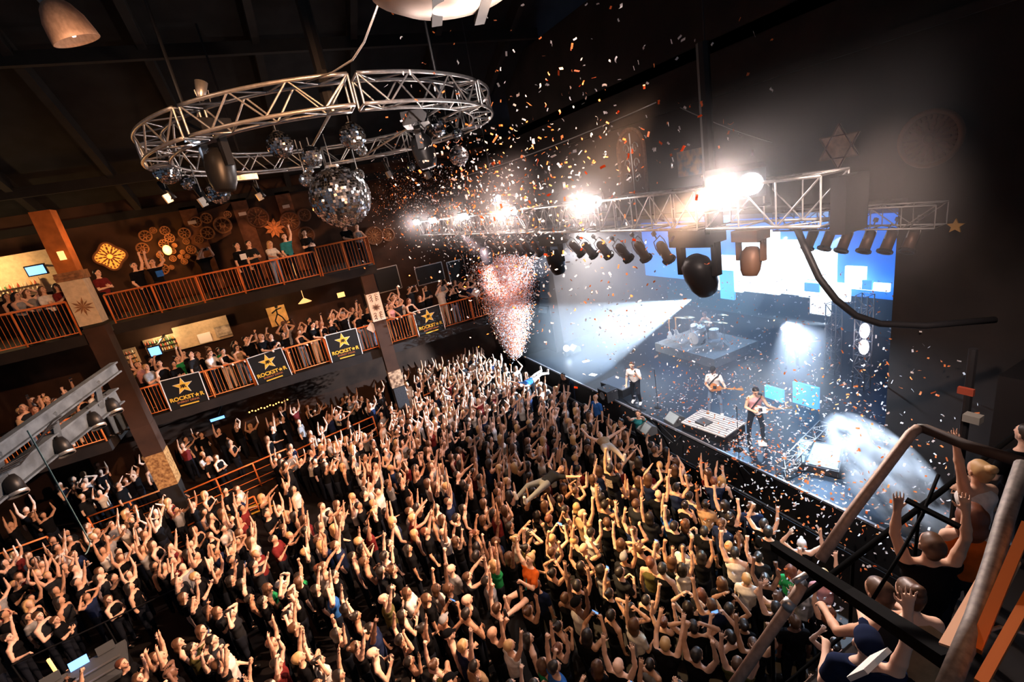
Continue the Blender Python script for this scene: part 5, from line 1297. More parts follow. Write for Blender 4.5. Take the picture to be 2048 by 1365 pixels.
o = MB().lathe([(0, .44), (.17, .44), (.17, .38), (.03, .37), (.03, .02), (.2, 0), (0, 0)], (15.78, 14.7, DZ), 14).build('drum_stool', M_black); tag(o, 'round black drum stool under the drummer', 'stool')
for (px, py, lb) in ((1340, 672, 'guitar standing on the rack in the blue haze, nearer the wall'), (1353, 668, 'guitar standing on the rack in the blue haze, nearer the drums')):
    p = at_z(px, py, SE_Z+.35); guitar(p, 2.2, 0, ('pale blue guitar', (.55, .6, .65)), lb).rotation_euler = (0, -PI/2, 2.4)
# pit guards
PZ = .35
o = MB().box((9.2, 12, PZ/2), (.6, 14, PZ)).build('pit_step', M_black); tag(o, 'black step running along the pit in front of the stage', 'step')
p = Vector((8.85, 15.6, PZ+.45)); make_person('bending guard', p, math.radians(205), 2, 'charcoal', 'shirt', M_den, 'short', 'dark', 'guard in a dark grey t-shirt bending over the barrier to grab reaching hands')
p = at_z(1190, 790, PZ+1.78); make_person('arms hanging down', (p.x, p.y, PZ), math.radians(190), 1, 'blue', 'shirt', M_den, None, 'dark', 'bald guard in a bright blue t-shirt standing in the stage pit')
p = at_z(1277, 818, PZ+1.78); make_person('reaching forward', (p.x, p.y, PZ), math.radians(215), 1, 'teal', 'shirt', M_den, 'short', 'brown', 'guard in a blue teal polo reaching over the barrier beside the pit')
p = at_z(1240, 838, PZ+1.7); make_person('hands clasped at the chest', (p.x, p.y, PZ-.1), math.radians(200), 2, 'black', 'shirt', M_den, 'short', 'dark', 'dark haired guard in a black shirt helping a crowd surfer at the barrier')
# crowd surfers
def lie(px, py, z, heading, roll=0.0, pitch=PI/2-.05):
    p = at_z(px, py, z)
    m_ = Matrix.Translation(p) @ Matrix.Rotation(heading, 4, 'Z') @ Matrix.Rotation(-pitch, 4, 'Y') @ Matrix.Rotation(roll, 4, 'Z') @ Matrix.Translation((0, 0, -1.0))
    return m_
p = at_z(1042, 1195, 1.75)
o_s, r = make_person('seated surfer', (0,0,0), 0, 0, 'orange', 'shirt', None, 'bun', 'blond', 'young person in an orange top lifted on the crowd, bare leg stretched out', female=True,
    mtx=Matrix.Translation((p.x, p.y, .78)) @ Matrix.Rotation(math.radians(200), 4, 'Z') @ Matrix.Rotation(math.radians(-18), 4, 'Y'))
o = MB().box((0,0,0), (.05, .015, .34)).build('lanyard', mat('teal lanyard', (.03, .4, .42), .6), o_s); o.location = (.14, 0, 1.18)
me_sh = SDF(); me_sh.cap((0, .09, .93), (.2, .1, .92), .112, .10, .02); me_sh.cap((0, -.09, .93), (.18, -.13, .9), .112, .10, .02); me_sh.cap((0, -.05, .95), (0, .05, 1.0), .13, .125, .03, (0,1,0), 1.2)
v, f = me_sh.mesh(.018); link_child('shorts', np_mesh('shorts', v, f, [CM['black']]), o_s)
make_person('lying surfer', (0,0,0), 0, 1, 'charcoal', 'shirt', mat('grey trousers', (.20, .20, .19), .85), 'short', 'brown', 'crowd surfer in grey trousers lying on raised hands at mid crowd', mtx=lie(1090, 965, 2.02, math.radians(-165)), shoes=M_shoe)
make_person('lying surfer', (0,0,0), 0, 0, 'blue', 'shirt', M_khk, 'short', 'brown', 'crowd surfer in a blue top carried to the barrier by the far corner', mtx=lie(1062, 762, 2.0, math.radians(20)), shoes=M_shoe)
make_person('lying surfer', (0,0,0), 0, 0, 'tan', 'tank', M_khk, 'short', 'blond', 'crowd surfer arching with a bare lit torso near the black shirted guard', mtx=lie(1213, 893, 2.0, math.radians(250)), shoes=M_shoe)
o_t, r = make_person('one arm pointing up', at_z(1232, 1010, 1.55)-Vector((0, 0, .55)), math.radians(20), 2, 'black', 'shirt', M_den, 'short', 'dark', 'tall figure in a black shirt lifted above the crowd, back to the view')
o = MB().box((-.165, 0, 1.3), (.012, .2, .22)).build('back_print', mat('pale print', (.4, .33, .26), .8, noise=.7, nscale=40), o_t)

# ------------------------------------------------------------------ balcony people
SHN = {'black': 'black', 'charcoal': 'charcoal', 'navy': 'navy', 'white': 'white', 'grey': 'grey', 'green': 'green', 'blue': 'blue', 'teal': 'teal', 'orange': 'orange', 'maroon': 'maroon', 'pink': 'pink', 'olive': 'olive', 'tan': 'tan'}
HAIRN = {'short': '{} hair', 'long': 'long {} hair', 'bun': '{} bun', 'cap': '{} cap', None: 'shaved head'}
PSN = {'both arms raised high': 'both arms high', 'one arm pointing up': 'pointing up', 'clapping hands overhead': 'clapping overhead', 'a horned hand sign held high': 'horned hand sign', 'a phone held up in both hands': 'phone in both hands', 'a phone held high in one hand': 'phone held high', 'arms hanging down': 'arms hanging', 'hands on the head': 'hands on head', 'bent arms waving above the head': 'arms waving', 'hands clasped at the chest': 'hands clasped', 'one arm raised with open hand': 'open hand raised', 'leaning on the rail': 'leaning on rail'}
USED = {}
def describe(shirt, top, hair, hc, pose, where, extra=''):
    s_ = HAIRN[hair].format(hc)
    return 'person in %s %s, %s, %s, %s' % (SHN[shirt], 'shirt' if top == 'shirt' else 'tank', s_, PSN.get(pose, pose), where)
def rnd_person(pose, loc, yaw, where, group, phone_ok=True, scale=None, colours=None, rng=random):
    for attempt in range(60):
        fem = rng.random() < .5
        shirt = rng.choice(colours or (['black']*16+['charcoal']*5+['navy']*2+['white']*4+['grey']*2+['maroon', 'olive', 'pink', 'tan', 'blue', 'green', 'grey', 'white']+['black']*18+['charcoal']*3))
        top = 'tank' if rng.random() < (.5 if fem else .22) else 'shirt'
        hair = rng.choice(['long']*6+['bun']*2+['short'] if fem else ['short']*12+['cap', None])
        hc = rng.choice(['dark']*8+['brown']*4+['blond', 'red']) if hair != 'cap' else rng.choice(['black', 'grey', 'white'])
        lb = describe(shirt, top, hair, hc, pose, where)
        if lb not in USED and len(lb.split()) <= 16: break
    USED[lb] = USED.get(lb, 0)+1
    sk = rng.choice([0]*4+[1]*4+[2]*2+[3])
    sc = scale or (rng.uniform(.9, .98) if fem else rng.uniform(.97, 1.07))
    o, r = make_person(pose, loc, yaw, sk, shirt, top, rng.choice([M_den, M_den, M_den, M_denl, M_khk] if loc[2] > 3 else [M_den]) if scale is None else M_den, hair, hc, lb, group, mir=rng.random() < .5, female=fem, scale=sc)
    if r['phone'] and phone_ok:
        phone_at(o, r, 'R' if 'R' in r['hands'] and r['phone'] == 'both' else ('L' if not False else 'R'), 'lit phone held by '+lb.split(', ')[0].replace('person in ', 'one in ')+' '+where, two=r['phone'] == 'both')
    return o
UBP = [(273, 545, 'one fist raised', 'black', 'shirt', 'short', 'dark', 'man in a black t-shirt cupping his mouth on the upper balcony', 0),
 (312, 545, 'a horned hand sign held high', 'black', 'shirt', 'short', 'dark', 'man in a black t-shirt with blue print on the upper balcony', 0),
 (410, 530, 'a phone held up in both hands', 'black', 'shirt', 'short', 'dark', 'photographer in black raising a camera on the upper balcony', 0),
 (478, 505, 'arms hanging down', 'black', 'shirt', 'short', 'dark', 'man in a black shirt with pale square print at the upper railing', 0),
 (503, 507, 'arms folded', 'charcoal', 'shirt', 'short', 'dark', 'man in dark clothes half hidden beside the one with the printed shirt', .5),
 (536, 490, 'leaning on the rail', 'white', 'shirt', 'long', 'blond', 'blond woman in white shirt and pale jeans at the upper railing', 0),
 (578, 505, 'one fist raised', 'teal', 'shirt', 'short', 'brown', 'man in a teal shirt shading his eyes on the upper balcony', .3),
 (618, 500, 'arms folded', 'black', 'shirt', 'short', 'dark', 'seated looking man in black behind the upper railing', .5),
 (690, 470, 'leaning on the rail', 'black', 'shirt', 'short', 'dark', 'man in a black shirt leaning at the upper balcony end', .2),
 (712, 462, 'leaning on the rail', 'grey', 'tank', 'long', 'brown', 'woman in a pale grey top at the very end of the upper railing', .2),
 (200, 560, 'arms folded', 'maroon', 'shirt', 'short', 'dark', 'man in a dark red shirt standing beside the cream column', .6),
 (8, 585, 'arms folded', 'black', 'tank', 'long', 'dark', 'woman in a black top at the upper bar side railing', .3),
 (24, 592, 'leaning on the rail', 'grey', 'tank', 'long', 'dark', 'dark haired woman in a grey top leaning over the upper bar side railing', 0),
 (50, 580, 'hands on the head', 'grey', 'tank', 'long', 'brown', 'woman in a grey top with raised arm at the upper bar side', .4),
 (84, 580, 'arms folded', 'white', 'shirt', 'long', 'brown', 'long haired woman in a white top at the upper bar side railing', 0),
 (114, 577, 'hands clasped at the chest', 'maroon', 'shirt', 'long', 'dark', 'woman in a maroon top next to the cream column', .1)]
for i, (px, py, pose, sh_, top, hr, hc, lb, back) in enumerate(UBP):
    left = px < 130
    Y = (UB_Y-.7 if left else UB_Y)+.42+back
    p = at_y(px, py, Y); z = UB_Z-.05 if left else UB_Z
    fem = 'woman' in lb
    o, r = make_person(pose, (p.x, Y, z), yaw_to(p.x, Y, 7, 9)+random.uniform(-.15, .15), random.choice([0, 0, 1]), sh_, top, M_denl if 'pale jeans' in lb else M_den, hr, hc, lb, 'people on the upper balcony', mir=i % 2 == 0, female=fem, scale=.95 if fem else 1.03)
    if 'square print' in lb or 'blue print' in lb:
        b = MB(); b.box((.142, 0, 1.26), (.02, .24, .2)); b.build('shirt_print', M_white if 'pale' in lb else CM['blue'], o)
    if 'photographer' in lb:
        bpy.context.view_layer.update(); c = (r['hands']['L'][0]+r['hands']['R'][0])/2; root = empty('camera', o.matrix_world @ Vector(c), o.rotation_euler.z); tag(root, 'black camera raised by the photographer on the upper balcony', 'camera')
        MB().box((0, 0, 0), (.07, .14, .1)).build('body', M_blackm, root); MB().lathe([(0, .1), (.035, .1), (.04, 0), (0, 0)], (.03, 0, 0), 12, Matrix.Rotation(PI/2, 4, 'Y')).build('lens', M_blackm, root)
# lower balcony, three loose rows along the railing
LP = ['a phone held up in both hands', 'clapping hands overhead', 'hands clasped at the chest', 'arms folded', 'leaning on the rail', 'arms hanging down', 'one fist raised', 'hands on the head', 'one arm raised with open hand', 'a phone held high in one hand']
rl = random.Random(21)
def segwhere(x):
    if x < -5.0: return 'at the balcony corner column'
    for k, (x0, x1) in enumerate(BANX):
        if x0-.1 <= x <= x1+.1: return 'behind the '+['first', 'second', 'third', 'fourth'][k]+' banner'
    for k in range(3):
        if BANX[k][1] < x < BANX[k+1][0]: return ['past the first banner', 'past the second banner', 'past the third banner'][k]
    return 'near the confetti burst'
for row, (y, x0, x1, st_) in enumerate([(LB_Y+.36, -6.1, 8.2, .47), (LB_Y+.95, -5.9, 4.5, .62), (LB_Y+1.6, -5.6, 4.0, .95), (LB_Y+2.5, 4.0, 8.0, .8)]):
    x = x0
    while x < x1:
        xx = x+rl.uniform(-.1, .1)
        if abs(xx-2.8) > .42 and not (row == 0 and rl.random() < .08):
            yy = y+rl.uniform(-.08, .12)
            ps = rl.choice(LP if row else LP[:8]+['leaning on the rail']*3)
            if ps == 'leaning on the rail' and row: ps = 'arms folded'
            rnd_person(ps, (xx, yy, LB_Z), yaw_to(xx, yy, 9, 10)+rl.uniform(-.25, .25), segwhere(xx)+['', ', row two', ', back row', ', far back'][row], 'people on the lower balcony', rng=rl)
        x += st_
# the bunch beyond the grey beams
for k, (px, py) in enumerate([(10, 742), (22, 722), (45, 742), (68, 728), (95, 720), (100, 745), (70, 755), (28, 785), (45, 775), (10, 765), (215, 850), (232, 842), (190, 862), (150, 875)]):
    Y = LB_Y-1.1+.5+(.9 if py < 735 else .35 if py < 760 else 0); p = at_y(px, py, Y)
    rnd_person(['arms folded', 'hands clasped at the chest', 'arms hanging down', 'one fist raised', 'a phone held high in one hand'][k % 5], (p.x, Y, LB_Z-.1), yaw_to(p.x, Y, 7, 8)+rl.uniform(-.3, .3), 'above the grey steel beams', 'people beyond the grey beams', rng=rl)
# camera side balcony people
o = MB().box((6.7, .9, LB_Z-.2), (8.0, 2.6, .4)).build('balcony_deck', M_slab); tag(o, 'dark lower balcony deck on the camera side under the black frame', 'balcony')
rn = railing('balcony_railing', [(3.0, 2.25, LB_Z), (10.4, 2.25, LB_Z)], 1.05, 'brown railing of the camera side lower balcony under the black frame', gap=9, mt=M_tubed, pr=.018)
NBP = [(2030, 770, 'clapping hands overhead', 'black', 'tank', 'long', 'dark'), (2042, 705, 'arms folded', 'black', 'tank', 'long', 'brown'), (1985, 852, 'one fist raised', 'black', 'shirt', 'short', 'dark'), (1935, 935, 'one arm raised with open hand', 'white', 'tank', 'bun', 'blond'),
 (1945, 1030, 'hands clasped at the chest', 'orange', 'tank', 'long', 'red'), (1862, 1090, 'both arms raised high', 'black', 'shirt', 'short', 'brown'), (1850, 1220, 'leaning on the rail', 'tan', 'tank', 'bun', 'brown'), (1795, 1215, 'leaning on the rail', 'charcoal', 'tank', 'short', 'brown'), (1735, 1290, 'one arm raised with open hand', 'navy', 'shirt', 'cap', 'navy')]
for i, (px, py, ps, sh_, top, hr, hc) in enumerate(NBP):
    p = at_z(px, py, LB_Z+1.66); y = min(p.y, 1.85)
    make_person(ps, (p.x, y, LB_Z), math.radians(35+12*((i*5) % 4)), [0, 1, 0, 1][i % 4], sh_, top, M_den, hr, hc, 'one in %s %s, %s, %s, on the camera side balcony' % (SHN[sh_], 'shirt' if top == 'shirt' else 'tank', HAIRN[hr].format(hc), PSN.get(ps, ps)), 'people on the camera side balcony', mir=i % 2 == 1, female=hr in ('long', 'bun'), scale=1.0)
lamp_light('near_balcony_light', 'POINT', (4.6, 1.9, 7.6), 4, (1, .42, .12), radius=.1)
lamp_light('near_balcony_light', 'POINT', (7.6, 1.6, 7.6), 6, (1, .40, .12), radius=.1)
o = MB().box((0,0,0), (.05, .16, .09)).build('control_box', mat('red label box', (.14, .025, .012), .6)); o.location = at_y(1932, 783, 2.6); tag(o, 'small dark red box on the equipment in the black wing', 'box')
o = MB().box((0,0,0), (.12, .17, .1)).build('equipment_box', mat('grey label box', (.12, .12, .11), .7)); o.location = at_y(1946, 837, 2.5); tag(o, 'grey equipment box beside the leaning people in the black wing', 'box')
o = MB().tube([(7.7, 2.75, 0), (7.7, 2.75, 6.55)], .05, 8).build('equipment_pole', M_black); tag(o, 'black pole carrying small boxes in the dark wing', 'pole')
o = MB().box((9.4, 2.55, 2.9), (1.4, .5, 5.8)).build('equipment_tower', M_black); tag(o, 'black equipment tower in the dark wing beside the camera side balcony', 'rack')

# ------------------------------------------------------------------ the dance floor crowd
LM = [((8.6, 16.5), 'below the bending guard'), ((8.3, 13.6), 'below the bald guard'), ((8.2, 11.2), 'at the barrier below the singer'), ((8.0, 8.8), 'at the barrier below the guitarists'),
      ((7.4, 6.3), 'near the big monitor wedge'), ((4.5, 10.3), 'near the surfer in grey'), ((2.4, 7.5), 'near the surfer in orange'), ((5.6, 7.9), 'near the tall black figure'), ((5.2, 5.2), 'before the brown tube'),
      ((4.4, 3.8), 'beside the lower brown tube'), ((.6, 8.2), 'before the open aisle'), ((-1.6, 9.6), 'beyond the sound desk'), ((-3.8, 11.4), 'beside the sound desk'), ((-6.8, 14.2), 'behind the sound desk'),
      ((-4.4, 15.0), 'between desk and yellow steps'), ((-3.8, 18.0), 'near the yellow edged steps'), ((-.4, 13.0), 'in the mid floor'), ((2.5, 13.5), 'under the circular truss'), ((-8.6, 17.6), 'below the terrace railing'), ((1.8, 17.5), 'before the orange floor railing'), ((-9.5, 13.5), 'at the dark desk edge')]
rc = random.Random(5)
cand = []
y = 3.0
row = 0
while y < 24.2:
    x = -13.0
    while x < 8.5:
        xx = x+rc.uniform(-.17, .17)+(.28 if row % 2 else 0); yy = y+rc.uniform(-.17, .17)
        x += .53
        if yy > 24.0 or xx > 8.42 or xx < -13: continue
        if xx > 2.3 and yy < 2.9+.0*xx: continue
        z = 0.0; keep = 1.0
        # terraces and gaps
        if yy > 19.6 and xx < -1.3: z = .44; keep = .5 if yy < 21.2 else .22
        elif yy > 19.9 and xx < 1.8: keep = .4
        elif yy > 20.2: keep = .75 if xx > 3.4 else .25
        if -8.8 < xx < -4.9 and 11.2 < yy < 13.9: continue
        if -5.6 < xx < -2.6 and 18.0 < yy < 19.7: continue
        if abs(xx+6.35) < .7 and abs(yy-20.5) < .8: continue
        if abs(xx-2.9) < .6 and abs(yy-22) < .6: continue
        if abs(yy-19.75) < .33 and xx < 1.5: continue
        for (gx, gy, gr) in ((-.9, 15.3, 1.1), (-2.7, 17.2, .9), (-5.6, 16.4, .7), (-2.6, 12.3, .55), (1.2, 19.3, .7), (.9, 9.9, .5), (-3.0, 10.5, .4), (3.2, 5.4, .35)):
            if math.hypot(xx-gx, yy-gy) < gr: keep = 0
        if xx < -1 and yy > 15 and z == 0: keep *= .72
        elif xx < 2 and z == 0: keep *= .86
        if xx > 7.7 and yy < 8.0: keep *= max(0, (yy-4.5)/3.5)*.8
        if yy < 4.0: keep *= .6
        if rc.random() > keep: continue
        for (gx, gy) in ((p_.x, p_.y) for p_ in (at_z(1042, 1195, 1.2),)):
            if math.hypot(xx-gx, yy-gy) < .45: keep = -1
        if keep < 0: continue
        u, v_, d = proj((xx, yy, z+1.65))
        if d < 0 or u < -60 or u > 2090 or v_ < 0 or v_ > 1440: continue
        if u > 1900 and v_ > 1000: continue
        cand.append((d, xx, yy, z))
    y += .51; row += 1
cand.sort()
NIND = 226
POSEW = ['both arms raised high']*3+['one fist raised']*4+['one arm pointing up']*4+['clapping hands overhead']*2+['a horned hand sign held high']*3+['a phone held up in both hands']*1+['a phone held high in one hand']*2+['arms hanging down']*9+['arms folded']*3+['hands on the head']*2+['bent arms waving above the head']*4+['reaching forward']*2+['two fists up']*3+['hands clasped at the chest']*5+['one arm raised with open hand']*3
def near_lm(x, y): return min(LM, key=lambda q: math.hypot(q[0][0]-x, q[0][1]-y))[1]
def cyaw(x, y): return yaw_to(x, y, 11.5, 10.5 if y > 8 else 9.0)+rc.gauss(0, .22)
for (d, x, y, z) in cand[:NIND]:
    rnd_person(rc.choice(POSEW), (x, y, z), cyaw(x, y), near_lm(x, y), 'crowd on the dance floor', rng=rc)
# the rest of the crowd, too many to tell one by one
SHC = [CM['black'], CM['charcoal'], CM['white'], CM['grey'], CM['navy'], CM['maroon'], CM['teal']]
HRC = [HM['dark'], HM['brown'], HM['blond']]
smats = [SKIN[0], SKIN[1], SKIN[2]]+SHC+HRC+[M_den]
low = {}
def low_variant(pose, fem):
    k = (pose, fem)
    if k in low: return low[k]
    b = build_person(pose, vox=.03, female=fem, fingers=False)
    hc, HR = b['head']; hv, hf = hair_mesh('long' if fem else 'short', .03); hv = hv@HR.T+hc
    keepf = (b['body'][0][b['body'][1]].mean(1)[:, 2] > .95)
    parts = [(b['body'][0], b['body'][1][keepf], 0), (b['shirt'][0] if not fem else b['tank'][0], b['shirt'][1] if not fem else b['tank'][1], 1), (hv, hf, 2), (b['trousers'][0], b['trousers'][1], 3)]
    low[k] = parts; return parts
PV, PF, PM = [], [], []; off = 0
for (d, x, y, z) in cand[NIND:]:
    fem = rc.random() < .45; parts = low_variant(rc.choice(POSEW), fem); a = cyaw(x, y); sc = rc.uniform(.92, 1.06); mir = rc.random() < .5
    c, s_ = math.cos(a), math.sin(a)
    ms = [rc.choice([0, 0, 1, 1, 2]), 3+rc.choice([0, 0, 0, 0, 0, 0, 0, 1, 1, 2, 2, 3, 4, 5]), 10+rc.choice([0, 0, 0, 1, 1, 2]), 13]
    for (v, f, t) in parts:
        w_ = v*[1, -1 if mir else 1, 1]*sc
        PV.append(np.stack([w_[:, 0]*c-w_[:, 1]*s_+x, w_[:, 0]*s_+w_[:, 1]*c+y, w_[:, 2]+z], 1)); PF.append((f[:, ::-1] if mir else f)+off); PM.append(np.full(len(f), ms[t])); off += len(v)
if PV:
    me = np_mesh('crowd', np.concatenate(PV), np.concatenate(PF), smats, np.concatenate(PM))
    o = bpy.data.objects.new('crowd', me); COL.objects.link(o); tag(o, 'dense far part of the standing crowd with raised arms up to the barrier and balcony', 'crowd', None, 'stuff')
print('CROWD', len(cand), 'verts', off)

# ------------------------------------------------------------------ confetti
M_cw = mat('white confetti paper', (.88, .82, .80), .6, transl=.35); M_co = mat('orange confetti paper', (.95, .26, .07), .6, transl=.35)
rf_ = random.Random(9)
def conf_mesh(kind):
    L, w_ = .075, .032; vs = []; fs = []
    for i in range(5):
        t = (i/4-.5); zz = {0: 0, 1: .018*(1-4*t*t), 2: .010*math.sin(t*6)}[kind]; tw = t*(.5 if kind == 2 else .1)
        for sy in (-1, 1):
            for th in (0, .0006): vs.append((L*t, sy*w_/2*math.cos(tw), zz+sy*w_/2*math.sin(tw)+th))
    for i in range(4):
        a = i*4; b = a+4; fs += [(a, b, b+2, a+2), (a+1, a+3, b+3, b+1), (a, a+1, b+1, b), (a+2, b+2, b+3, a+3)]
    fs += [(0, 2, 3, 1), (16, 17, 19, 18)]
    me = bpy.data.meshes.new('confetti_piece'); me.from_pydata(vs, [], fs); me.materials.append(M_cw); return me
CME = [conf_mesh(k) for k in range(3)]
P_ = []
def cloud(n, fn):
    for _ in range(n):
        p = fn(); u, v_, d = proj(p)
        if d > .8 and -20 < u < 2068 and -20 < v_ < 1385: P_.append((d, p))
U = rf_.uniform; G_ = rf_.gauss
cloud(300, lambda: (U(2.6, 7.5), U(5.0, 12), 9.2+abs(G_(0, 1.7))))
cloud(420, lambda: (G_(4.8, 1.3), G_(9.5, 2.2), G_(9.9, 1.1)))
cloud(520, lambda: (U(4.4, 6.9), U(7, 16), G_(8.9, .7)))
cloud(200, lambda: (U(3.0, 7.2), U(5.5, 12), U(6.2, 8.8)))
cloud(1500, lambda: (U(8.0, 15.5), U(4.0, 13.5), U(1.5, 5.5)))
cloud(650, lambda: (U(7.0, 12.5), U(3.2, 8.5), U(1.3, 4.2)))
cloud(380, lambda: (U(6.0, 9.4), U(3.4, 7.0), U(1.6, 3.6)))
cloud(150, lambda: (U(9, 13), U(3.6, 5.6), U(2.0, 5.5)))
cloud(160, lambda: (U(10, 16.5), U(12, 18), U(2.0, 5.5)))
cloud(700, lambda: (G_(6.4, 1.1), U(13, 22), G_(9.6, 1.0)))
P_.sort()
def clabel(p, c, kk):
    x, y, z = p
    if z > 10.8: w_ = 'high in the dark beside the ring'
    elif z > 9.6: w_ = 'just above the front truss'
    elif z > 8.2: w_ = 'before the front truss lattice'
    elif z > 6: w_ = 'before the par cans'
    elif z > 3.5: w_ = 'over the stage before the led wall'
    elif x > 9.6: w_ = 'low over the stage deck'
    else: w_ = 'over the dark pit by the big monitor'
    return '%s %s confetti strip falling %s' % (['flat', 'curled', 'twisted'][kk], c, w_), w_
for (d, p) in P_[:300]:
    kk = rf_.randrange(3); org = rf_.random() < .42
    o = bpy.data.objects.new('confetti_strip', CME[kk]); COL.objects.link(o); o.location = p
    o.rotation_euler = (U(0, 6.3), U(0, 6.3), U(0, 6.3)); s_ = U(.8, 1.25); o.scale = (s_*U(.7, 1.1), s_, s_)
    set_mat(o, M_co if org else M_cw)
    lb, w_ = clabel(p, 'orange' if org else 'white', kk); tag(o, lb, 'confetti', 'confetti strips '+w_)
def strips_object(name, pts, label, L=.068, w_=.030, orange=.42, flat=False):
    n = len(pts); P = np.array(pts, np.float64)
    a = RNG.normal(size=(n, 3)); 
    if flat: a[:, 2] *= .05
    a /= np.linalg.norm(a, axis=1)[:, None]
    b = RNG.normal(size=(n, 3))
    if flat: b[:, 2] *= .05
    b -= a*(a*b).sum(1)[:, None]; b /= np.linalg.norm(b, axis=1)[:, None]
    nn_ = np.cross(a, b)
    l_ = L/2*RNG.uniform(.7, 1.2, n)[:, None]; ww = w_/2*RNG.uniform(.8, 1.2, n)[:, None]
    bend = nn_*RNG.uniform(-.012, .012, n)[:, None]*(0 if flat else 1)
    vs = np.stack([P-a*l_-b*ww, P-a*l_+b*ww, P-b*ww+bend, P+b*ww+bend, P+a*l_-b*ww, P+a*l_+b*ww], 1).reshape(-1, 3)
    i0 = np.arange(n)*6
    fs = np.concatenate([np.stack([i0, i0+1, i0+3, i0+2], 1), np.stack([i0+2, i0+3, i0+5, i0+4], 1)])
    mi = (RNG.uniform(size=n) < orange).astype(int); mi = np.concatenate([mi, mi])
    o = bpy.data.objects.new(name, np_mesh(name, vs, fs, [M_cw, M_co], mi, False)); COL.objects.link(o); tag(o, label, 'confetti', None, 'stuff'); return o
strips_object('confetti', [p for d, p in P_[300:]], 'countless small white and orange confetti strips falling farther off before truss and stage')
# strips lying on the deck
dk = [(U(9.7, 14.5), U(3.6, 13), SE_Z+.008) for _ in range(900)]+[(G_(10.4, .4), G_(8.2, 1.0), SE_Z+.008) for _ in range(240)]
dk = [p for p in dk if p[0] > 9.66]
strips_object('confetti', dk, 'white and orange confetti scattered on the black stage deck', flat=True)
# the burst of the confetti cannon at the far stage corner
bp0 = at_y(1032, 712, 19.0); bp1 = at_y(1005, 520, 19.0)
pts = []
for _ in range(24000):
    t = rf_.random()**.72; c = bp0.lerp(bp1, t); rad = (.2+1.35*t**.6)
    a = U(0, 2*PI); rr = rad*rf_.random()**.8*U(.8, 1.15)
    pts.append((c.x+rr*math.cos(a)*1.0, c.y+rr*math.sin(a), c.z+G_(0, .12)))
for _ in range(4000):
    t = U(.3, 1.25); c = bp0.lerp(bp1, t); a = U(0, 2*PI); rr = 2.1*t*abs(G_(0, .6)); pts.append((c.x+rr*math.cos(a), c.y+rr*math.sin(a), c.z+G_(0, .3)))
strips_object('confetti_burst', pts, 'dense glittering confetti burst shot up from the far stage corner', .050, .026, .34)
pts = [(G_(4.9, .9), G_(17.5, 1.3), G_(10.1, .75)) for _ in range(1300)]
strips_object('confetti', pts, 'fine dim confetti drifting beyond the ring above the second blinder', .03, .014, .6)
can = empty('confetti_cannon', (bp0.x, bp0.y, 0)); tag(can, 'black confetti cannon at the foot of the burst', 'cannon')
MB().box((0, 0, .5), (.4, .4, 1.0)).build('base', M_blackm, can); MB().lathe([(.06, 0), (.09, .5), (.08, .5), (.05, 0)], (0, 0, 1.0), 14).build('barrel', M_steel, can, True)
lamp_light('burst_light', 'SPOT', (bp0.x-2.6, bp0.y-3.4, 8.6), 9500, (1, .72, .74), bp0.lerp(bp1, .78), 25, .8, .08)
lamp_light('burst_light', 'SPOT', (12.5, 17.0, 6.8), 8500, (.85, .86, 1), bp0.lerp(bp1, .85), 27, .8, .08)
lamp_light('confetti_light', 'SPOT', (1.2, 3.2, 12.6), 4800, (1, .80, .74), (5.2, 11.0, 9.6), 58, .9, .08)  # added spot without a fixture, brightens the falling confetti
lamp_light('confetti_light', 'SPOT', (4.6, 1.8, 9.9), 2600, (1, .72, .6), (11.0, 7.8, 2.0), 70, .9, .08)  # second added spot, for confetti over the stage

# ------------------------------------------------------------------ haze and stage beams
def vol_box(name, c, d, dens, col, label, aniso=.3):
    o = MB().box(c, d).build(name, None)
    m = bpy.data.materials.new(name); m.use_nodes = True; nt = m.node_tree; nt.nodes.clear()
    out = nt.nodes.new('ShaderNodeOutputMaterial'); v = nt.nodes.new('ShaderNodeVolumeScatter'); v.inputs['Color'].default_value = (*col, 1)
    v.inputs['Density'].default_value = dens; v.inputs['Anisotropy'].default_value = aniso
    nt.links.new(v.outputs[0], out.inputs['Volume']); o.data.materials.clear(); o.data.materials.append(m)
    tag(o, label, 'haze', None, 'stuff'); return o
vol_box('stage_haze', (14.3, 14.4, 4.7), (9.9, 15.6, 6.4), .040, (.92, .95, 1), 'thin bluish haze filling the stage behind the musicians')
o = vol_box('truss_haze', (6.6, 13.5, 9.1), (3.9, 21.8, 3.9), .03, (1, .97, .97), 'glowing haze in the air round the front truss and its blinders')
nt = o.data.materials[0].node_tree; nv = [n for n in nt.nodes if n.type == 'VOLUME_SCATTER'][0]
ge = nt.nodes.new('ShaderNodeNewGeometry'); sb = nt.nodes.new('ShaderNodeVectorMath'); sb.operation = 'SUBTRACT'; sb.inputs[1].default_value = (6.6, 0, 9.1)
ml = nt.nodes.new('ShaderNodeVectorMath'); ml.operation = 'MULTIPLY'; ml.inputs[1].default_value = (1, 0, 1)
le = nt.nodes.new('ShaderNodeVectorMath'); le.operation = 'LENGTH'
mr = nt.nodes.new('ShaderNodeMapRange'); mr.interpolation_type = 'SMOOTHERSTEP'; mr.inputs[1].default_value = 1.9; mr.inputs[2].default_value = 0; mr.inputs[3].default_value = 0; mr.inputs[4].default_value = .055
nt.links.new(ge.outputs['Position'], sb.inputs[0]); nt.links.new(sb.outputs[0], ml.inputs[0]); nt.links.new(ml.outputs[0], le.inputs[0]); nt.links.new(le.outputs['Value'], mr.inputs[0]); nt.links.new(mr.outputs[0], nv.inputs['Density'])
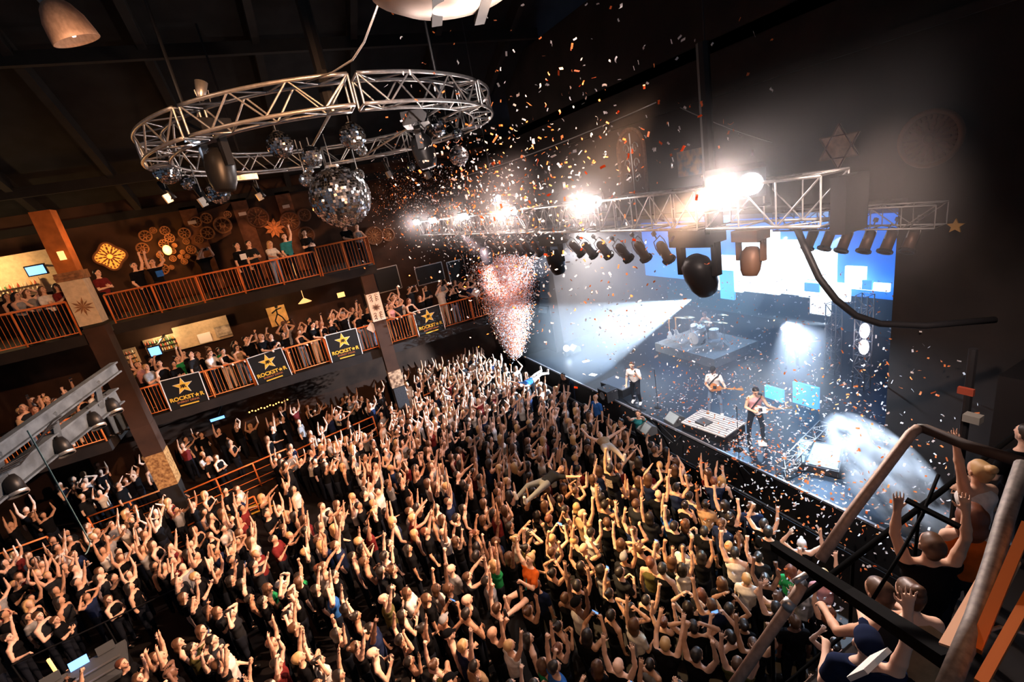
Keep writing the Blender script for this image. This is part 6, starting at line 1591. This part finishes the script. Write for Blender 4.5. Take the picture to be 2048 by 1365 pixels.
BEAMS = [((1382, 600), 15.5, (1150, 690), 10.5, 46000, 42, (.62, .80, 1)), ((1660, 648), 15.0, (1430, 640), 14.0, 4000, 16, (.7, .85, 1)), ((1655, 655), 14.0, (1400, 870), 10.3, 3000, 10, (.95, .9, .85)),
         ((1575, 472), 12.5, (1500, 560), 10.0, 2500, 20, (.6, .8, 1)), ((1695, 465), 12.5, (1610, 540), 10.5, 2500, 16, (.6, .75, 1)), ((1285, 470), 12.0, (1230, 478), 11.5, 900, 16, (.6, .8, 1)), ((1800, 540), 13.5, (1690, 720), 11.0, 2500, 16, (.5, .8, .8))]
for i, (a, xa, b, xb, en, size, colr) in enumerate(BEAMS):
    lamp_light('beam_light', 'SPOT', at_x(*a, xa), en, colr, at_x(*b, xb), size, .25, .03)
# smoke jet at the stage front end
def smoke(name, c, d, dens, col, label, rot_=None, sc=2.4):
    o = MB().sphere((0,0,0), 1, 24, 14).build(name, None); o.location = c; o.scale = d
    if rot_: o.rotation_euler = rot_
    m = bpy.data.materials.new(name); m.use_nodes = True; nt = m.node_tree; nt.nodes.clear()
    out = nt.nodes.new('ShaderNodeOutputMaterial'); v = nt.nodes.new('ShaderNodeVolumeScatter'); v.inputs['Color'].default_value = (*col, 1); v.inputs['Anisotropy'].default_value = .2
    tc = nt.nodes.new('ShaderNodeTexCoord'); n = nt.nodes.new('ShaderNodeTexNoise'); n.inputs['Scale'].default_value = sc; n.inputs['Detail'].default_value = 6
    ln = nt.nodes.new('ShaderNodeVectorMath'); ln.operation = 'LENGTH'
    fall = nt.nodes.new('ShaderNodeMapRange'); fall.inputs[1].default_value = 1.0; fall.inputs[2].default_value = .25; fall.inputs[3].default_value = 0; fall.inputs[4].default_value = 1
    nr = nt.nodes.new('ShaderNodeMapRange'); nr.inputs[1].default_value = .44; nr.inputs[2].default_value = .62; nr.inputs[3].default_value = 0; nr.inputs[4].default_value = dens
    mu = nt.nodes.new('ShaderNodeMath'); mu.operation = 'MULTIPLY'
    L = nt.links.new
    L(tc.outputs['Object'], n.inputs['Vector']); L(tc.outputs['Object'], ln.inputs[0]); L(ln.outputs['Value'], fall.inputs[0]); L(n.outputs['Fac'], nr.inputs[0])
    L(fall.outputs[0], mu.inputs[0]); L(nr.outputs[0], mu.inputs[1]); L(mu.outputs[0], v.inputs['Density']); L(v.outputs[0], out.inputs['Volume'])
    o.data.materials.clear(); o.data.materials.append(m); tag(o, label, 'smoke', None, 'stuff'); return o
q0, q1 = at_x(1675, 850, 10.7), at_x(1880, 1065, 9.3)
c = (q0+q1)/2; dv = q1-q0
smoke('smoke_jet', c, (dv.length*.60, .78, .78), 9.0, (.95, .97, 1), 'pale blue smoke jet blown from the stage front end behind the brown tube', (0, math.atan2(-dv.z, math.hypot(dv.x, dv.y)), math.atan2(dv.y, dv.x)))
lamp_light('smoke_light', 'SPOT', q0+Vector((.1, 1.4, 2.4)), 5600, (.62, .78, 1), c, 100, 1, .1)
S.cycles.volume_step_rate = 1.0; S.cycles.volume_max_steps = 64
